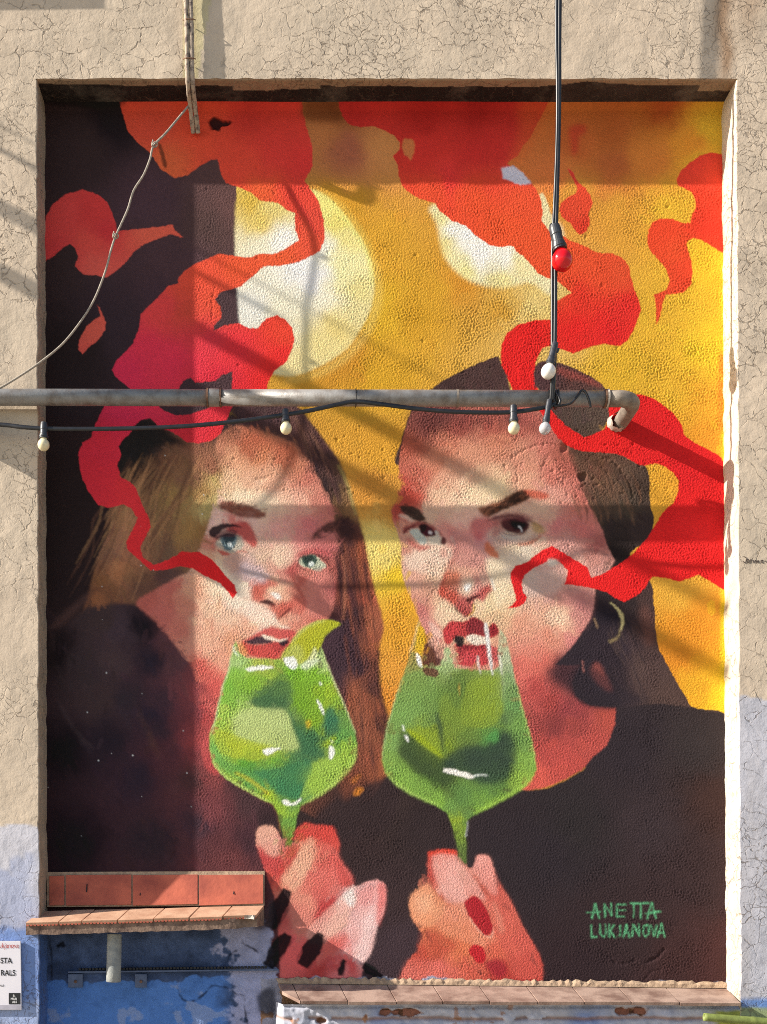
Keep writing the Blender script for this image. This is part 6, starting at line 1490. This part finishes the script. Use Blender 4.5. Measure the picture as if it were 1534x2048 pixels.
MB().tube([pa(1212.5), pa(1216)], PR + 0.0045, 32).build('band', M_DAUB, pipe)
e0 = pa(1217)
ctr = e0 + Vector((0.008, 0.062, 0))
el = [e0]
el.append(e0 + Vector((0.046, 0, 0)))
for k in range(1, 13):
    t = math.pi / 2 * k / 12
    el.append(e0 + Vector((0.046 + 0.058 * math.sin(t), 0.058 * (1 - math.cos(t)), -0.004 * k / 12)))
last = el[-1]
el.append(Vector((last.x - 0.004, -0.03, last.z - 0.010)))
el.append(Vector((last.x - 0.008, 0.02, last.z - 0.014)))
MB().tube(el, [PR * (1 + 0.012 * math.sin(i * 2.1)) for i in range(len(el))], 32).build('elbow', M_ELBOW, pipe, smooth=True)
dv = []
cc_ = Vector((last.x - 0.012, -0.004, last.z - 0.012))
for k in range(26):
    a = 2 * math.pi * k / 26
    r = 0.033 + 0.006 * prn.random()
    dv.append(cc_ + Vector((math.cos(a) * r * 1.15 - 0.006, 0.003, math.sin(a) * r)))
for k in range(26):
    a = 2 * math.pi * k / 26
    dv.append(cc_ + Vector((math.cos(a) * (PR + 0.004 * prn.random()) - 0.004, -0.020 - 0.016 * prn.random(), math.sin(a) * (PR + 0.003))))
MB().add(dv, [(k, (k + 1) % 26, 26 + (k + 1) % 26, 26 + k) for k in range(26)]).build('filler_collar', M_DAUB, pipe, smooth=True)
# unseen bracket plate for the pipe, shaped after its shadow on the left pier
a = O(-64, 905, D); b = O(-56, 822, D)
MB().box((a.x, -0.26, a.z), (b.x, -D + 0.002, b.z)).build('bracket', M_STEEL, pipe, bevel=0.001)

# ------------------------------------------------------------------ festoon lights
def lamp(parent, x, y, dep, ang, r_px, mat_b, hold_px, hw_px):
    """holder starts at the cable (x, y), points down turned by ang degrees in the picture plane"""
    m = mpp(dep)
    ax = Vector((math.sin(math.radians(ang)), -0.10, -math.cos(math.radians(ang))))
    ax.normalize()
    p = W(x, y, dep)
    H = hold_px * m; w = hw_px * m / 2; r = r_px * m
    h = MB().lathe(p, ax, [(-0.012, 0.0), (-0.012, w * 0.85), (0, w * 0.95), (H * 0.30, w), (H * 0.33, w * 0.92), (H * 0.62, w * 0.96), (H * 0.66, w * 1.08), (H * 0.78, w * 1.1), (H * 0.80, w * 1.22), (H * 0.90, w * 1.25), (H * 0.92, w * 1.15), (H, w * 1.2), (H, 0.0)], 20).build('lampholder', M_HOLD, parent, smooth=False)
    prof = []
    neck = w * 0.85
    for k in range(19):
        t = math.pi * k / 18
        prof.append((H + r * 0.92 + r - r * math.cos(math.pi - t) * -1 * 1.0, r * math.sin(t)))
    cz = H + r * 1.05
    prof = [(H - 0.004, neck)]
    t0 = math.asin(min(0.95, neck / r))
    prof += [(H + 0.002, neck)]
    for k in range(15):
        t = t0 + (math.pi - t0) * k / 14
        prof.append((cz - r * math.cos(t) * 1.05, r * math.sin(t)))
    MB().lathe(p, ax, prof, 24).build('bulb', mat_b, h, smooth=True)
    return h

fh = empty('festoon_string', W(560, 830, 0.235))
tag(fh, 'black festoon cable with three cream bulbs tied along the steel pipe', 'string lights')
hp = [(-120, 842, .215), (0, 849, .225), (44, 854, .235), (88, 857, .24), (150, 858, .24), (250, 857, .24), (330, 854.5, .24), (400, 850, .24), (470, 843, .238), (530, 835, .236), (572, 829, .236), (620, 821, .234), (670, 810, .230), (711, 803, .226), (760, 808, .230), (830, 817, .234), (900, 823, .236), (970, 825, .236), (1027, 824, .234), (1070, 818, .23), (1100, 812, .226), (1112, 806, .224)]
MB().tube([Vector(p) for p in catmull([W(*q) for q in hp], 6)], 0.0085, 10, 0.55).build('cable', M_BLACK, fh, smooth=True)
lamp(fh, 88, 852, 0.24, 0, 11.8, M_BCREAM, 27, 15.5)
lamp(fh, 571, 826, 0.238, 2, 11.6, M_BCREAM, 20, 15.5)
lamp(fh, 1027, 818, 0.236, 0, 11.8, M_BCREAM, 28, 15.5)
def ring(parent, x, rad, r, ang0=0, ang1=360, skew=0.0, name='cable_tie', mat_=None):
    c = pa(x)
    pts = []
    for k in range(25):
        t = math.radians(ang0 + (ang1 - ang0) * k / 24)
        pts.append(c + Vector((skew * (k / 24 - 0.5), -rad * math.cos(t), rad * math.sin(t))))
    MB().tube(pts, r, 6).build(name, mat_ or M_TIE, parent, smooth=True)
ring(fh, 711.5, PR + 0.003, 0.0016)

fvs = empty('festoon_string', W(1112, 500, 0.26))
tag(fvs, 'black festoon cable hanging from above with a red and two white bulbs', 'string lights')
vp_ = [(1126, -700, .30), (1120, -80, .29), (1118, 0, .286), (1117, 90, .28), (1117, 160, .272), (1116, 250, .262), (1114, 330, .26), (1111.5, 420, .258), (1109, 500, .256), (1109, 600, .252), (1108, 700, .248), (1106, 760, .24), (1104, 785, .232), (1103, 800, .226)]
vpts = [Vector(p) for p in catmull([W(*q) for q in vp_], 6)]
MB().tube([p + Vector((0.003, 0, 0)) for p in vpts], 0.0082, 10).build('cable', M_BLACK, fvs, smooth=True)
MB().tube([p + Vector((-0.0060 - 0.003 * math.sin(i * 0.15), -0.001, 0)) for i, p in enumerate(vpts)], 0.0062, 10).build('cable', M_BLACK, fvs, smooth=True)
lamp(fvs, 1110, 458, 0.262, 11, 21, M_BRED, 46, 24)
MB().hexa([W(1098, 452, .25), W(1112, 462, .25), W(1112, 462, .262), W(1098, 452, .262), W(1102, 446, .25), W(1118, 450, .25), W(1118, 450, .262), W(1102, 446, .262)]).build('holder_clip', M_HOLD, fvs)
lamp(fvs, 1109, 692, 0.252, -14, 14.6, M_BWHITE, 40, 15)
MB().hexa([W(1107, 708, .245), W(1116, 706, .245), W(1116, 706, .255), W(1107, 708, .255), W(1108, 694, .245), W(1120, 696, .245), W(1120, 696, .255), W(1108, 694, .255)]).build('holder_clip', M_HOLD, fvs)
lamp(fvs, 1098, 806, 0.236, -10, 11.5, M_BFROST, 42, 12)
for x, sk_, a0, a1 in ((1101, 0.012, -160, 200), (1108, -0.016, -150, 210), (1113, 0.01, -120, 150)):
    ring(fvs, x, PR + 0.006, 0.0045, a0, a1, sk_, 'cable_wrap', M_BLACK)
lp1 = [W(1108, 812, .228), W(1125, 811, .228), W(1142, 806, .229), W(1155, 792, .229), W(1163, 781, .226), W(1171, 784, .23), W(1178, 800, .232), W(1181, 815, .228)]
MB().tube([Vector(p) for p in catmull(lp1, 6)], 0.0048, 8).build('cable_loop', M_BLACK, fvs, smooth=True)
lp2 = [W(1112, 808, .224), W(1104, 790, .23), W(1108, 781, .226), W(1120, 800, .232), W(1116, 812, .230)]
MB().tube([Vector(p) for p in catmull(lp2, 6)], 0.0048, 8).build('cable_loop', M_BLACK, fvs, smooth=True)

# ------------------------------------------------------------------ assumed poles, rods and box added outside the frame to cast shadows into it
def arm(name, c, r, q0, q1, label, mat_, xr=-1000.0):
    y = c + 0.533 * xr
    p = O(xr, y, q0); q = O(xr, y, q1)
    o = MB().tube([p, p.lerp(q, 0.5), q], r, 16).build(name, mat_, None, smooth=True)
    tag(o, label, 'pole')
arm('shadow_pole', 448, 0.030, D, 1.22, 'upper unseen steel pole added high on the left for its shadow', M_STEEL)
arm('shadow_pole', 574, 0.034, D, 1.22, 'lower unseen steel pole added high on the left for its shadow', M_STEEL)
arm('shadow_rod', 336, 0.011, D, 0.75, 'thin unseen rod added above the two poles for its shadow', M_STEEL)
arm('thin_shadow_rod', 290, 0.005, D, 1.22, 'thinnest unseen rod added high on the left for its shadow', M_STEEL)
bx = MB()  # assumed box out of view, added to shade the top left of the facade
a = O(-420, -28, D); b = O(20, -34, D); h = Vector((0, 0, 0.30)); f = Vector((0, -0.098, 0))
bx.hexa([a + f, b + f, b, a, a + f + h, b + f + h, b + h, a + h])
tag(bx.build('shadow_box', simple_mat('box_paint', 'a8a298'), None, bevel=0.004), 'shallow grey unseen box added above the upper left corner for its shadow', 'box')
